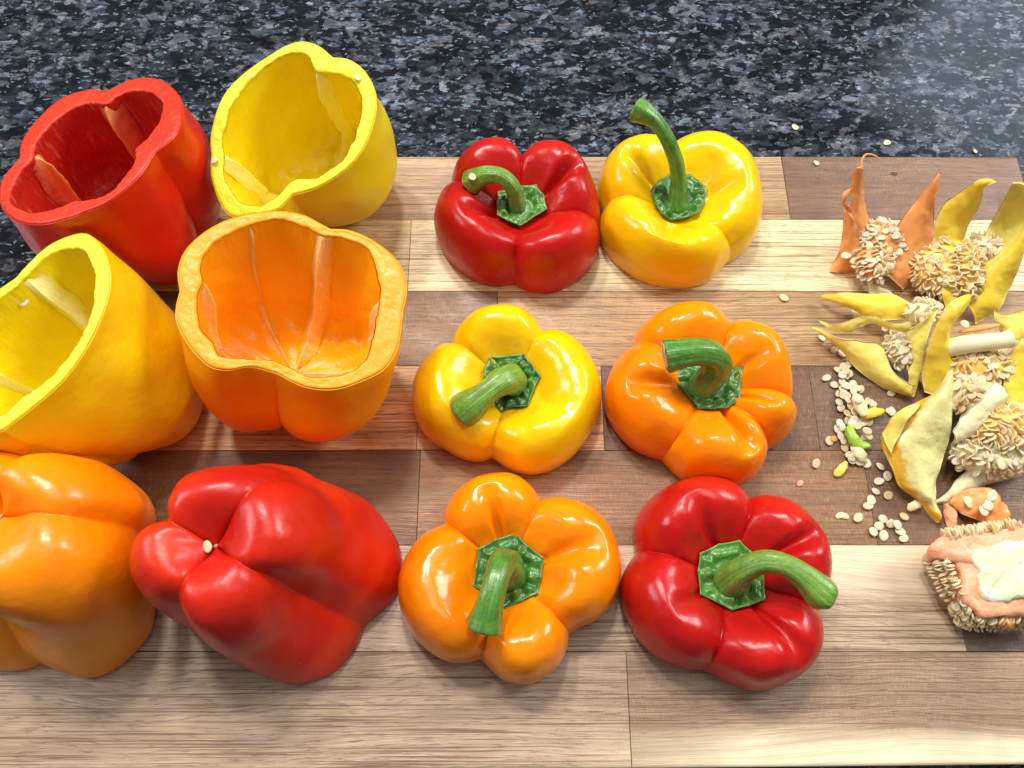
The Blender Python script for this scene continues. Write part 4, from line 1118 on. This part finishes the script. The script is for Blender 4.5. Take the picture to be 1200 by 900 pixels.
fin('membrane', [(0.22011, 0.21114, 0.00800), (0.21968, 0.22065, 0.01600), (0.22171, 0.22726, 0.02400), (0.22616, 0.22947, 0.03200), (0.22762, 0.22888, 0.04000), (0.23044, 0.22901, 0.04400), (0.23639, 0.22751, 0.04400)], [(0.23762, 0.20994, 0.01000), (0.23725, 0.21961, 0.01600), (0.23739, 0.22264, 0.02400), (0.23649, 0.22539, 0.03200), (0.23277, 0.22537, 0.04000), (0.23207, 0.22503, 0.04400), (0.23658, 0.22652, 0.04400)], M_MEM_YELLOW, c2, bulge=.003, seed=4)
fin('membrane', [(0.24709, 0.21278, 0.00700), (0.24867, 0.21985, 0.01400), (0.24978, 0.22520, 0.02400), (0.24728, 0.22667, 0.03600), (0.24637, 0.22745, 0.04200)], [(0.25333, 0.20703, 0.00800), (0.25864, 0.21039, 0.01600), (0.26384, 0.21451, 0.02400), (0.26175, 0.21965, 0.03600), (0.25270, 0.22403, 0.04400)], M_MEM_PALE, c2, bulge=-.003, seed=5)
fin('membrane', [(0.23465, 0.18550, 0.00600), (0.23485, 0.18969, 0.01200), (0.23839, 0.19635, 0.01600), (0.24542, 0.20077, 0.02200), (0.25030, 0.20574, 0.03000), (0.25392, 0.21173, 0.03600)], [(0.23915, 0.17083, 0.00100), (0.24803, 0.17570, 0.00500), (0.25209, 0.18239, 0.01100), (0.25362, 0.19017, 0.02000), (0.25418, 0.19892, 0.03000), (0.25475, 0.20654, 0.03800)], M_MEM_YELLOW, c2, bulge=.004, seed=6)
fin('membrane', [(0.21787, 0.18860, 0.01400), (0.21853, 0.18235, 0.01200), (0.22132, 0.17712, 0.00800)], [(0.22143, 0.18995, 0.01600), (0.22460, 0.18235, 0.01200), (0.22397, 0.17471, 0.00700)], M_MEM_YELLOW, c2, seed=7, nu=16, nv=8)

c3 = thing('seed_core', 'pale yellow seed core with pointed membranes spread towards the left', 'seed core', (0.20051, 0.15687, 0.00000))
seed_bed(c3, (0.19392, 0.15338, 0.00800), (.0088, .0105, .0080), 80, SEEDS_W, M_MEM_CREAM, seed=3, direction=(0, -.1, 1), edge=.3)
seed_bed(c3, (0.20501, 0.17125, 0.01400), (.0095, .006, .006), 26, SEEDS_W, M_MEM_CREAM, seed=13)
fin('membrane', [(0.15998, 0.18503, 0.00500), (0.16407, 0.18441, 0.00900), (0.16933, 0.18381, 0.01200), (0.17899, 0.18179, 0.01400), (0.19193, 0.18179, 0.01400), (0.20188, 0.17505, 0.01400)], [(0.16117, 0.18456, 0.00400), (0.16891, 0.17959, 0.00600), (0.17640, 0.17423, 0.00700), (0.18401, 0.17037, 0.00800), (0.19364, 0.16892, 0.01000), (0.20120, 0.17081, 0.01200)], M_MEM_YELLOW, c3, bulge=.003, seed=8)
fin('membrane', [(0.15450, 0.16941, 0.00900), (0.15927, 0.16607, 0.01100), (0.16528, 0.16557, 0.01500), (0.17270, 0.16693, 0.01800), (0.17983, 0.16456, 0.02000), (0.18668, 0.16129, 0.02200), (0.19284, 0.16171, 0.02400)], [(0.15522, 0.16845, 0.00900), (0.16098, 0.16371, 0.00900), (0.16845, 0.16183, 0.01100), (0.17480, 0.16418, 0.01400), (0.18139, 0.16323, 0.01600), (0.18806, 0.15859, 0.01800), (0.19477, 0.15720, 0.02000)], M_MEM_PALE, c3, bulge=.001, seed=9)
fin('membrane', [(0.15137, 0.16560, 0.00900), (0.16343, 0.15950, 0.01200), (0.17301, 0.15580, 0.01300), (0.18190, 0.15350, 0.01300), (0.18602, 0.14517, 0.01000), (0.19114, 0.13833, 0.00900), (0.19617, 0.13384, 0.00900)], [(0.15203, 0.16465, 0.00800), (0.16221, 0.15890, 0.00400), (0.17212, 0.14802, 0.00200), (0.18167, 0.13827, 0.00100), (0.19129, 0.13234, 0.00100), (0.19954, 0.13099, 0.00100)], M_MEM_PALE, c3, bulge=.003, seed=10)
fin('membrane', [(0.19220, 0.15903, 0.02000), (0.19313, 0.15305, 0.01400), (0.19537, 0.14563, 0.01000), (0.19536, 0.13776, 0.00700), (0.19737, 0.13107, 0.00200)], [(0.20536, 0.16660, 0.02800), (0.20262, 0.15898, 0.02400), (0.20101, 0.14993, 0.01800), (0.20181, 0.14149, 0.00900), (0.19907, 0.13107, 0.00200)], M_MEM_PALE, c3, bulge=.003, seed=11)

c4 = thing('seed_core', 'biggest yellow seed core with a rice like bed of seeds at the right frame edge', 'seed core', (0.23073, 0.11572, 0.00000))
seed_bed(c4, (0.22692, 0.14000, 0.01600), (.0150, .0100, .0100), 70, SEEDS, M_BED, seed=4, direction=(-.1, .2, 1), edge=.4, scale=1.15)
seed_bed(c4, (0.21878, 0.12755, 0.01400), (.0095, .0120, .0100), 60, SEEDS, M_MEM_CREAM, seed=44, direction=(-.3, -.2, 1), edge=.2, scale=1.2)
seed_bed(c4, (0.22948, 0.10880, 0.01500), (.0190, .0130, .0120), 190, SEEDS, M_BED, seed=5, direction=(0, -.1, 1), tilt=.45, edge=1.0)
seed_bed(c4, (0.22512, 0.10038, 0.01100), (.0200, .0120, .0105), 130, SEEDS_W, M_MEM_CREAM, seed=45, direction=(0, -.6, 1), tilt=.45, edge=.5, scale=1.15)
fin('membrane', [(0.20444, 0.13296, 0.00300), (0.20195, 0.13963, 0.00800), (0.20084, 0.14902, 0.01800), (0.20156, 0.15668, 0.02600), (0.20365, 0.16234, 0.03200), (0.20766, 0.16662, 0.03600), (0.21514, 0.16918, 0.03800)], [(0.21905, 0.12908, 0.00500), (0.22057, 0.13474, 0.00900), (0.21681, 0.14171, 0.01400), (0.21185, 0.14996, 0.02100), (0.20993, 0.15621, 0.02700), (0.21178, 0.16054, 0.03200), (0.21616, 0.16648, 0.03800)], M_MEM_YELLOW, c4, bulge=.004, seed=12)
fin('membrane', [(0.20067, 0.13310, 0.03400), (0.19571, 0.12407, 0.02800), (0.18882, 0.12042, 0.02300), (0.18278, 0.11794, 0.01800), (0.17659, 0.11059, 0.01200), (0.17514, 0.10402, 0.01000), (0.17854, 0.09291, 0.00800), (0.18196, 0.08437, 0.00600), (0.19022, 0.07832, 0.00400), (0.19408, 0.07288, 0.00300), (0.19768, 0.06827, 0.00200)],
    [(0.20223, 0.13310, 0.03400), (0.20182, 0.12591, 0.03200), (0.20174, 0.11697, 0.02800), (0.20181, 0.10883, 0.02400), (0.20199, 0.10310, 0.02000), (0.20148, 0.09664, 0.01400), (0.19887, 0.08910, 0.01000), (0.19840, 0.08233, 0.00600), (0.19831, 0.07670, 0.00400), (0.20055, 0.07127, 0.00300), (0.19927, 0.06827, 0.00200)], M_LEAF, c4, bulge=.006, ruffle=.0009, seed=13, nu=60, nv=26, amber=True)
fin('membrane', [(0.17440, 0.10785, 0.01400), (0.17705, 0.11347, 0.02000), (0.18124, 0.11678, 0.02500), (0.18729, 0.11857, 0.02700)], [(0.17760, 0.09869, 0.01400), (0.17937, 0.10691, 0.02100), (0.18213, 0.11146, 0.02600), (0.18831, 0.11774, 0.02700)], M_MEM_PALE, c4, bulge=.001, seed=33, nu=20, nv=10)
fin('membrane', [(0.22337, 0.12794, 0.03000), (0.21538, 0.12119, 0.02900), (0.20935, 0.11525, 0.02700), (0.20538, 0.10974, 0.02500), (0.20213, 0.10586, 0.02300)], [(0.22978, 0.12144, 0.02600), (0.22683, 0.11713, 0.02400), (0.22131, 0.11197, 0.02200), (0.21469, 0.10722, 0.02000), (0.20678, 0.10117, 0.01400)], M_MEM_CREAM, c4, bulge=.002, seed=14)
fin('membrane', [(0.23479, 0.09444, 0.01000), (0.21991, 0.09238, 0.01000), (0.21484, 0.09223, 0.00900), (0.20990, 0.08765, 0.00600), (0.20524, 0.08203, 0.00200), (0.20023, 0.07857, 0.00100)], [(0.24502, 0.09214, 0.00300), (0.23298, 0.08756, 0.00300), (0.22266, 0.08409, 0.00200), (0.21245, 0.08103, 0.00100), (0.20571, 0.07775, 0.00100), (0.19998, 0.07734, 0.00100)], M_MEM_CREAM, c4, bulge=.003, seed=15)
tube('rib', [(*(0.21096, 0.14905, 0.02000), .0044), (*(0.21554, 0.14863, 0.02500), .0044), (*(0.22331, 0.14818, 0.02900), .0042), (*(0.22946, 0.14771, 0.03200), .0040), (*(0.23254, 0.14813, 0.03300), .0044)], M_MEM_CREAM, c4, n=24, sides=20, seed=3)

c5 = thing('seed_core', 'ochre seed core membrane with a ragged pale lip, mostly beyond the right frame edge', 'seed core', (0.26033, 0.14280, 0.00000))
fin('membrane', [(0.23164, 0.12608, 0.01800), (0.23320, 0.13625, 0.02200), (0.23597, 0.14466, 0.02600), (0.24033, 0.15038, 0.02900)], [(0.24550, 0.10041, 0.00800), (0.25144, 0.11906, 0.01600), (0.25249, 0.13762, 0.02400), (0.25000, 0.15038, 0.02900)], M_MEM_YELLOW, c5, bulge=.003, seed=16)
fin('membrane', [(0.23589, 0.16768, 0.02400), (0.23820, 0.16390, 0.02700), (0.24272, 0.16477, 0.02800), (0.24999, 0.16432, 0.02800)], [(0.23733, 0.15629, 0.02000), (0.24108, 0.15266, 0.02200), (0.24495, 0.14997, 0.02400), (0.24980, 0.14996, 0.02600)], M_MEM_PALE, c5, bulge=.002, ruffle=.0016, seed=17, nu=24, nv=14)
seed_bed(c5, (0.24281, 0.13581, 0.01200), (.007, .009, .009), 14, SEEDS_W, M_MEM_YELLOW, seed=15)
s1 = morsel('pepper_scrap', [(0.21642, 0.15673, 0.02200), (0.22200, 0.15716, 0.02400), (0.22779, 0.15805, 0.02500), (0.23497, 0.15896, 0.02500)], .0016, M_MEM_ORANGE, 'thin salmon sliver lying behind the pale rib of the biggest seed core', 'pepper scrap')

sc = thing('membrane_scrap', 'folded salmon scrap sprinkled with white seeds above the cut pink core', 'pepper scrap', (0.21947, 0.07349, 0.00000))
fin('membrane', [(0.20506, 0.07713, 0.00200), (0.20883, 0.08129, 0.00700), (0.21531, 0.08325, 0.00900), (0.22450, 0.08268, 0.00800), (0.23002, 0.07810, 0.00500)], [(0.20627, 0.07653, 0.00100), (0.21009, 0.07187, 0.00400), (0.21745, 0.06809, 0.00500), (0.22396, 0.06630, 0.00400), (0.23060, 0.06588, 0.00200)], M_MEM_ORANGE, sc, th=.0014, bulge=.0015, ruffle=.0014, seed=18)
wd = thing('membrane_scrap', 'small pink wedge lying left of the seeded salmon scrap', 'pepper scrap', (0.20649, 0.07106, 0.00000))
fin('membrane', [(0.20288, 0.07691, 0.00300), (0.20247, 0.07228, 0.00200), (0.20374, 0.06606, 0.00100)], [(0.20391, 0.07670, 0.00400), (0.20631, 0.07226, 0.00600), (0.20646, 0.06590, 0.00400)], M_CORE, wd, th=.0016, bulge=.001, seed=19, nu=18, nv=10)

# the pink core lying with its cut face up
c6 = thing('seed_core', 'pink seed core cut flat across with white pith and seeds round its sides', 'seed core', (0.22003, 0.04017, 0.00000))
top_out = [(0.18463, 0.05412, 0.01900), (0.18828, 0.05806, 0.02000), (0.19320, 0.05901, 0.02100), (0.20222, 0.05995, 0.02200), (0.21175, 0.06070, 0.02200), (0.22559, 0.06370, 0.02200), (0.23893, 0.06445, 0.02200), (0.24188, 0.05401, 0.02200), (0.23793, 0.03593, 0.02200), (0.23069, 0.02473, 0.02200), (0.21700, 0.02515, 0.02100), (0.20410, 0.02411, 0.02100), (0.19819, 0.02418, 0.02000), (0.19523, 0.02732, 0.02000), (0.19271, 0.03259, 0.02000), (0.19442, 0.03901, 0.02000), (0.19531, 0.04419, 0.01900), (0.19300, 0.05020, 0.01800), (0.18644, 0.04975, 0.01600)]
oc = catmull(top_out, 110, True)
cc_ = np.mean(np.array(oc), axis=0)
verts = []
lay = [(.0, .001), (.35, .0008), (.62, .0004), (.86, .0), (.97, -.0006), (1.0, -.0022), (.94, -.006), (.84, -.012), (.78, -.0185), (.76, None)]
for f, z in lay:
    for k, p in enumerate(oc):
        q = cc_ + (p - cc_) * f
        zz = .0003 if z is None else max(.0006, q[2] + z)
        w = nz(q, 130, 3.) * .0018 + nz(q, 420, 3.) * .0008
        verts.append((q[0] + w, q[1] + w * .5, zz + (w * .8 if z is not None and z > -.004 else 0)))
faces = grid_faces(len(lay), len(oc))
mesh_obj('core', verts, faces, M_CORE, c6)
pith_out = catmull([(0.20053, 0.05034, 0.02200), (0.20583, 0.05349, 0.02300), (0.21553, 0.05533, 0.02300), (0.22890, 0.05680, 0.02300), (0.23467, 0.05019, 0.02300), (0.22995, 0.03583, 0.02300), (0.21730, 0.03161, 0.02300), (0.20680, 0.03065, 0.02200), (0.20081, 0.03311, 0.02200), (0.20114, 0.04128, 0.02200)], 70, True)
pc = np.mean(np.array(pith_out), axis=0); verts = []
for f, z in ((0, .0008), (.5, .0008), (.8, .0006), (.93, .0003), (1.0, -.0004), (1.02, -.002)):
    for p in pith_out:
        q = pc + (p - pc) * f; w = nz(q, 200, 1.) * .0022 + nz(q, 500, 1.) * .0008
        verts.append((q[0] + w * f, q[1] - w * f, q[2] + z + w * .5))
mesh_obj('pith', verts, grid_faces(6, len(pith_out)), M_PITH, c6)
rnd = random.Random(4)
def side_seeds(path, n, z0, z1, out):
    """seeds stacked like shingles on the side of the core"""
    pts = catmull([(*p,) for p in path], n)
    for i, p in enumerate(pts):
        for lv in range(3):
            z = z0 + (z1 - z0) * lv / 2 + rnd.uniform(-.001, .001)
            o_ = Vector(out); t = Vector(pts[min(i + 1, n - 1)]) - Vector(pts[max(0, i - 1)]); t.z = 0; t.normalize()
            q = Vector((p[0], p[1], z)) + o_ * (.0010 + .0012 * (2 - lv)) + t * rnd.uniform(-.0008, .0008)
            put_seed(q, o_ * 1.0 + Vector((0, 0, rnd.uniform(-.1, .7))) + t * rnd.uniform(-.3, .3), t + Vector((rnd.uniform(-.4, .4),) * 3), rnd.uniform(.95, 1.2), c6, SEEDS_W if rnd.random() < .7 else SEEDS)
side_seeds([(0.19070, 0.04923, 0.01700), (0.19205, 0.04482, 0.01700), (0.19316, 0.03935, 0.01700), (0.19552, 0.03467, 0.01700)], 15, .008, .018, (-.8, -.3, 0))
side_seeds([(0.19482, 0.03226, 0.01600), (0.19716, 0.02764, 0.01600), (0.20177, 0.02517, 0.01600), (0.21086, 0.02481, 0.01600), (0.22203, 0.02552, 0.01600), (0.23304, 0.02552, 0.01600)], 30, .007, .016, (-.15, -1, 0))
side_seeds([(0.19290, 0.05785, 0.01900), (0.20000, 0.05935, 0.01900), (0.20968, 0.06048, 0.01900), (0.22354, 0.06256, 0.02000)], 18, .015, .0205, (0, .8, .3))
morsel('flesh_lump', [(0.20923, 0.02509, 0.01700), (0.21327, 0.02312, 0.01500), (0.21711, 0.02126, 0.01100)], .0030, M_MEM_ORANGE, parent=c6)

# ================================================================== LOOSE SEEDS
def loose(px_points, label, group=None, meshes=SEEDS_W, scale=1.0):
    for p in px_points:
        a = random.uniform(0, 6.28)
        o = put_seed(Vector(p), (math.cos(a), math.sin(a), random.uniform(-.15, .15)), (random.uniform(-.35, .35), random.uniform(-.35, .35), 1), scale * random.uniform(.9, 1.12), None, meshes, 'pepper_seed')
        o.scale.z *= .75
        props(o, label if isinstance(label, str) else label.pop(0), 'seed', group)
pile = [ (0.15800, 0.14125, 0.00100), (0.16136, 0.13740, 0.00100), (0.16423, 0.14521, 0.00150), (0.16653, 0.14668, 0.00200), (0.16936, 0.14781, 0.00150), (0.16965, 0.14331, 0.00150), (0.16531, 0.14189, 0.00300), (0.16505, 0.13843, 0.00200), (0.16657, 0.13604, 0.00300), (0.16515, 0.13469, 0.00200), (0.16309, 0.13275, 0.00100), (0.17010, 0.13724, 0.00200), (0.17382, 0.13469, 0.00200), (0.16460, 0.13242, 0.00250), (0.16372, 0.13026, 0.00300), (0.16548, 0.12819, 0.00400), (0.16193, 0.12779, 0.00200), (0.16251, 0.12475, 0.00150), (0.16871, 0.12661, 0.00900), (0.16938, 0.13314, 0.00300), (0.16531, 0.12186, 0.00200), (0.16516, 0.11827, 0.00150), (0.16772, 0.11829, 0.00250), (0.16072, 0.11717, 0.00150), (0.16153, 0.11477, 0.00200), (0.15976, 0.11452, 0.00100), (0.17825, 0.12739, 0.00150), (0.17604, 0.12833, 0.00200), (0.17895, 0.12698, 0.00100), (0.17082, 0.11754, 0.00200), (0.17105, 0.11128, 0.00700), (0.17193, 0.10906, 0.00600), (0.17140, 0.10946, 0.00300), (0.16034, 0.11066, 0.00150), (0.16133, 0.10470, 0.00120), (0.16257, 0.10097, 0.00200), (0.16403, 0.09958, 0.00300), (0.16349, 0.09825, 0.00200), (0.17063, 0.09686, 0.00120), (0.16689, 0.09719, 0.00200), (0.16641, 0.10207, 0.00200), (0.18736, 0.12316, 0.00120), (0.16766, 0.11433, 0.00500), (0.16469, 0.10659, 0.00150), (0.16576, 0.13084, 0.00300), (0.16988, 0.12627, 0.00300), (0.17211, 0.11754, 0.00200), (0.16824, 0.12285, 0.00300), (0.16612, 0.11611, 0.00300), (0.17503, 0.11770, 0.00150), (0.15462, 0.10810, 0.00080), (0.16729, 0.14423, 0.00300), (0.17151, 0.13509, 0.00250), (0.16655, 0.12569, 0.00300), (0.16103, 0.10808, 0.00200) ]
loose(pile, 'cream pepper seed lying in the heap of loose seeds', 'loose seeds in the heap left of the cores', scale=1.08)
trail = [ (0.17700, 0.09546, 0.00120), (0.17974, 0.09071, 0.00120), (0.17521, 0.08809, 0.00100), (0.17280, 0.08325, 0.00100), (0.17847, 0.08111, 0.00100), (0.17017, 0.07914, 0.00100), (0.16793, 0.07616, 0.00120), (0.16263, 0.07074, 0.00100), (0.17386, 0.06998, 0.00120), (0.17154, 0.06666, 0.00100), (0.16851, 0.06388, 0.00120), (0.17303, 0.06237, 0.00100), (0.17720, 0.06768, 0.00150), (0.17984, 0.06727, 0.00200), (0.18107, 0.06419, 0.00100), (0.18223, 0.06095, 0.00100), (0.18401, 0.07123, 0.00120) ]
loose(trail, ['topmost seed of the trail, touching the amber membrane edge', 'seed tucked right against the amber membrane, second of the trail', 'small seed left of the amber membrane, third down the trail',
    'seed alone on the left at the middle of the trail', 'seed alone on the right at the middle of the trail', 'upper one of two overlapping seeds in the trail', 'lower one of two overlapping seeds in the trail',
    'leftmost seed of the trail, lying well apart', 'topmost seed of the close cluster ending the trail', 'seed in the middle of the close cluster ending the trail', 'leftmost seed of the close cluster ending the trail',
    'lowest seed in the left half of the close cluster', 'left one of two seeds side by side right of the cluster', 'right one of two seeds side by side right of the cluster',
    'seed below the side by side pair, near the pale strip', 'lowest seed of the whole trail, at the pale strip', 'seed touching the thin cream scrap under the amber membrane tip'],
    'seeds scattered on the dark strip below the cores', scale=1.1)
under = [ (0.15887, 0.16301, 0.00100), (0.16425, 0.15662, 0.00100), (0.16806, 0.15454, 0.00100), (0.16576, 0.15969, 0.00200), (0.16962, 0.14788, 0.00100), (0.17396, 0.14965, 0.00100), (0.18900, 0.13284, 0.00100), (0.17750, 0.17684, 0.00200), (0.20548, 0.13999, 0.00200), (0.18734, 0.12345, 0.00100), (0.16829, 0.14240, 0.00100), (0.18501, 0.19459, 0.00200), (0.18976, 0.16634, 0.00600), (0.22934, 0.16750, 0.00800) ]
loose(under, ['leftmost seed beside the pointed tip of the pale core', 'flat seed just below the pale core tip', 'seed right of the flat one below the pale core tip', 'half hidden seed under the upper edge of the pale core tip',
    'seed at the very top of the heap beneath the pale membrane', 'seed half under the long pale membrane above the heap', 'seed peeping out under the lowest bend of the pale core', 'seed below the upper yellow membrane of the pale core',
    'seed upright between the pale core and the biggest core', 'single seed above the amber membrane, right of the heap', 'seed just under the top of the heap on the dark strip', 'seed under the salmon core near the pale strip edge',
    'seed in the shaded gap between the pale core membranes', 'seed in the dark hollow left of the salmon sliver'], 'seeds peeping out beneath the pale core', scale=1.05)
onscrap = [(0.21095, 0.07637, 0.00920), (0.22224, 0.07904, 0.00980), (0.21921, 0.07476, 0.00930), (0.21721, 0.07205, 0.00900)]
loose(onscrap, ['leftmost seed on the folded salmon scrap', 'topmost seed on the folded salmon scrap', 'middle seed on the folded salmon scrap', 'lowest seed on the folded salmon scrap'], 'seeds lying on the salmon scrap', scale=1.25)
loose([(0.14243, 0.18611, 0.00100)], 'lone seed on the tan strip above the orange pepper top', scale=1.15)
loose([(0.14672, 0.09687, 0.00100)], 'lone seed on the board just left of the seed heap', scale=1.15)
loose([(0.17148, 0.27106, 0.00100)], 'lone seed on the dark back strip near the board edge', scale=.9)
loose([(0.17453, 0.31728, -0.02500)], 'single white seed on the granite just behind the board', scale=1.0)
loose([(0.22929, 0.30575, -0.02500)], 'largest crumb of seed on the granite behind the salmon core', scale=1.1)
loose([(0.28160, 0.29944, -0.02500)], 'tiny seed on the granite near the right back corner of the board', scale=.8)
loose([(-0.20434, 0.14665, 0.07250)], 'cream seed clinging to the inside wall of the hollow yellow pepper at the left edge', scale=1.1)
loose([(-0.02001, 0.23387, 0.03940)], 'white seed stuck on the stem tip of the red back top', scale=1.2)
loose([(-0.11354, 0.04587, 0.07100)], 'round cream seed stuck in the dimple of the upside down red pepper', scale=1.1)
loose([(-0.07127, 0.25898, 0.07980)], 'white seed stuck on the rim of the lemon yellow hollow pepper, right side', scale=.8)
loose([(-0.13626, 0.22143, 0.06860)], 'white seed stuck to the left flank of the lemon yellow hollow pepper', scale=.8)
loose([(0.22315, 0.09163, 0.02040)], 'round white seed lying on the front of the rice like seed bed', scale=1.4)
loose([(0.17378, 0.20548, 0.01150)], 'cream seed stuck on the left salmon membrane', scale=1.2)

morsel('pepper_scrap', [(0.16442, 0.11531, 0.00400), (0.16396, 0.10980, 0.00500), (0.16703, 0.10581, 0.00400), (0.17306, 0.10482, 0.00300)], .0030, M_GREENBIT, 'bright green hooked scrap in the heap of seeds', 'pepper scrap')
morsel('pepper_scrap', [(0.17171, 0.11925, 0.00400), (0.17575, 0.12110, 0.00500), (0.18283, 0.12311, 0.00300)], .0026, M_MEM_YELLOW, 'small pointed yellow scrap at the right of the seed heap', 'pepper scrap')
morsel('pepper_scrap', [(0.15440, 0.09056, 0.00100), (0.15727, 0.09323, 0.00200), (0.16078, 0.09744, 0.00200)], .0022, M_MEM_PALE, 'small yellow teardrop scrap in front of the seed heap', 'pepper scrap')
morsel('pepper_scrap', [(0.16898, 0.13087, 0.00500), (0.17016, 0.12517, 0.00600), (0.17213, 0.11935, 0.00500)], .0034, M_MEM_CREAM, 'cream scrap lying across the middle of the seed heap', 'pepper scrap')
morsel('pepper_scrap', [(0.16407, 0.10525, 0.00300), (0.16703, 0.10070, 0.00400), (0.16974, 0.09702, 0.00200)], .0028, M_MEM_CREAM, 'cream scrap at the lower end of the seed heap', 'pepper scrap')
morsel('pepper_scrap', [(0.15568, 0.11016, 0.00100), (0.15785, 0.10800, 0.00100)], .0018, M_MEM_ORANGE, 'tiny orange crumb left of the seed heap', 'pepper scrap')
morsel('pepper_scrap', [(0.18648, 0.07409, 0.00100), (0.18909, 0.07610, 0.00300), (0.19245, 0.07691, 0.00300)], .0022, M_MEM_CREAM, 'thin cream scrap under the tip of the amber membrane', 'pepper scrap')
morsel('pepper_scrap', [(0.13608, 0.08614, 0.00030), (0.13921, 0.08822, 0.00030)], .0014, M_CORE, 'faint pink crumb beside the big red top', 'pepper scrap')
morsel('pepper_scrap', [(0.15217, 0.07102, 0.00020), (0.15546, 0.07181, 0.00030), (0.15853, 0.07062, 0.00020)], .0016, M_MEM_CREAM, 'flat pale flake lying left of the scattered seeds', 'pepper scrap')
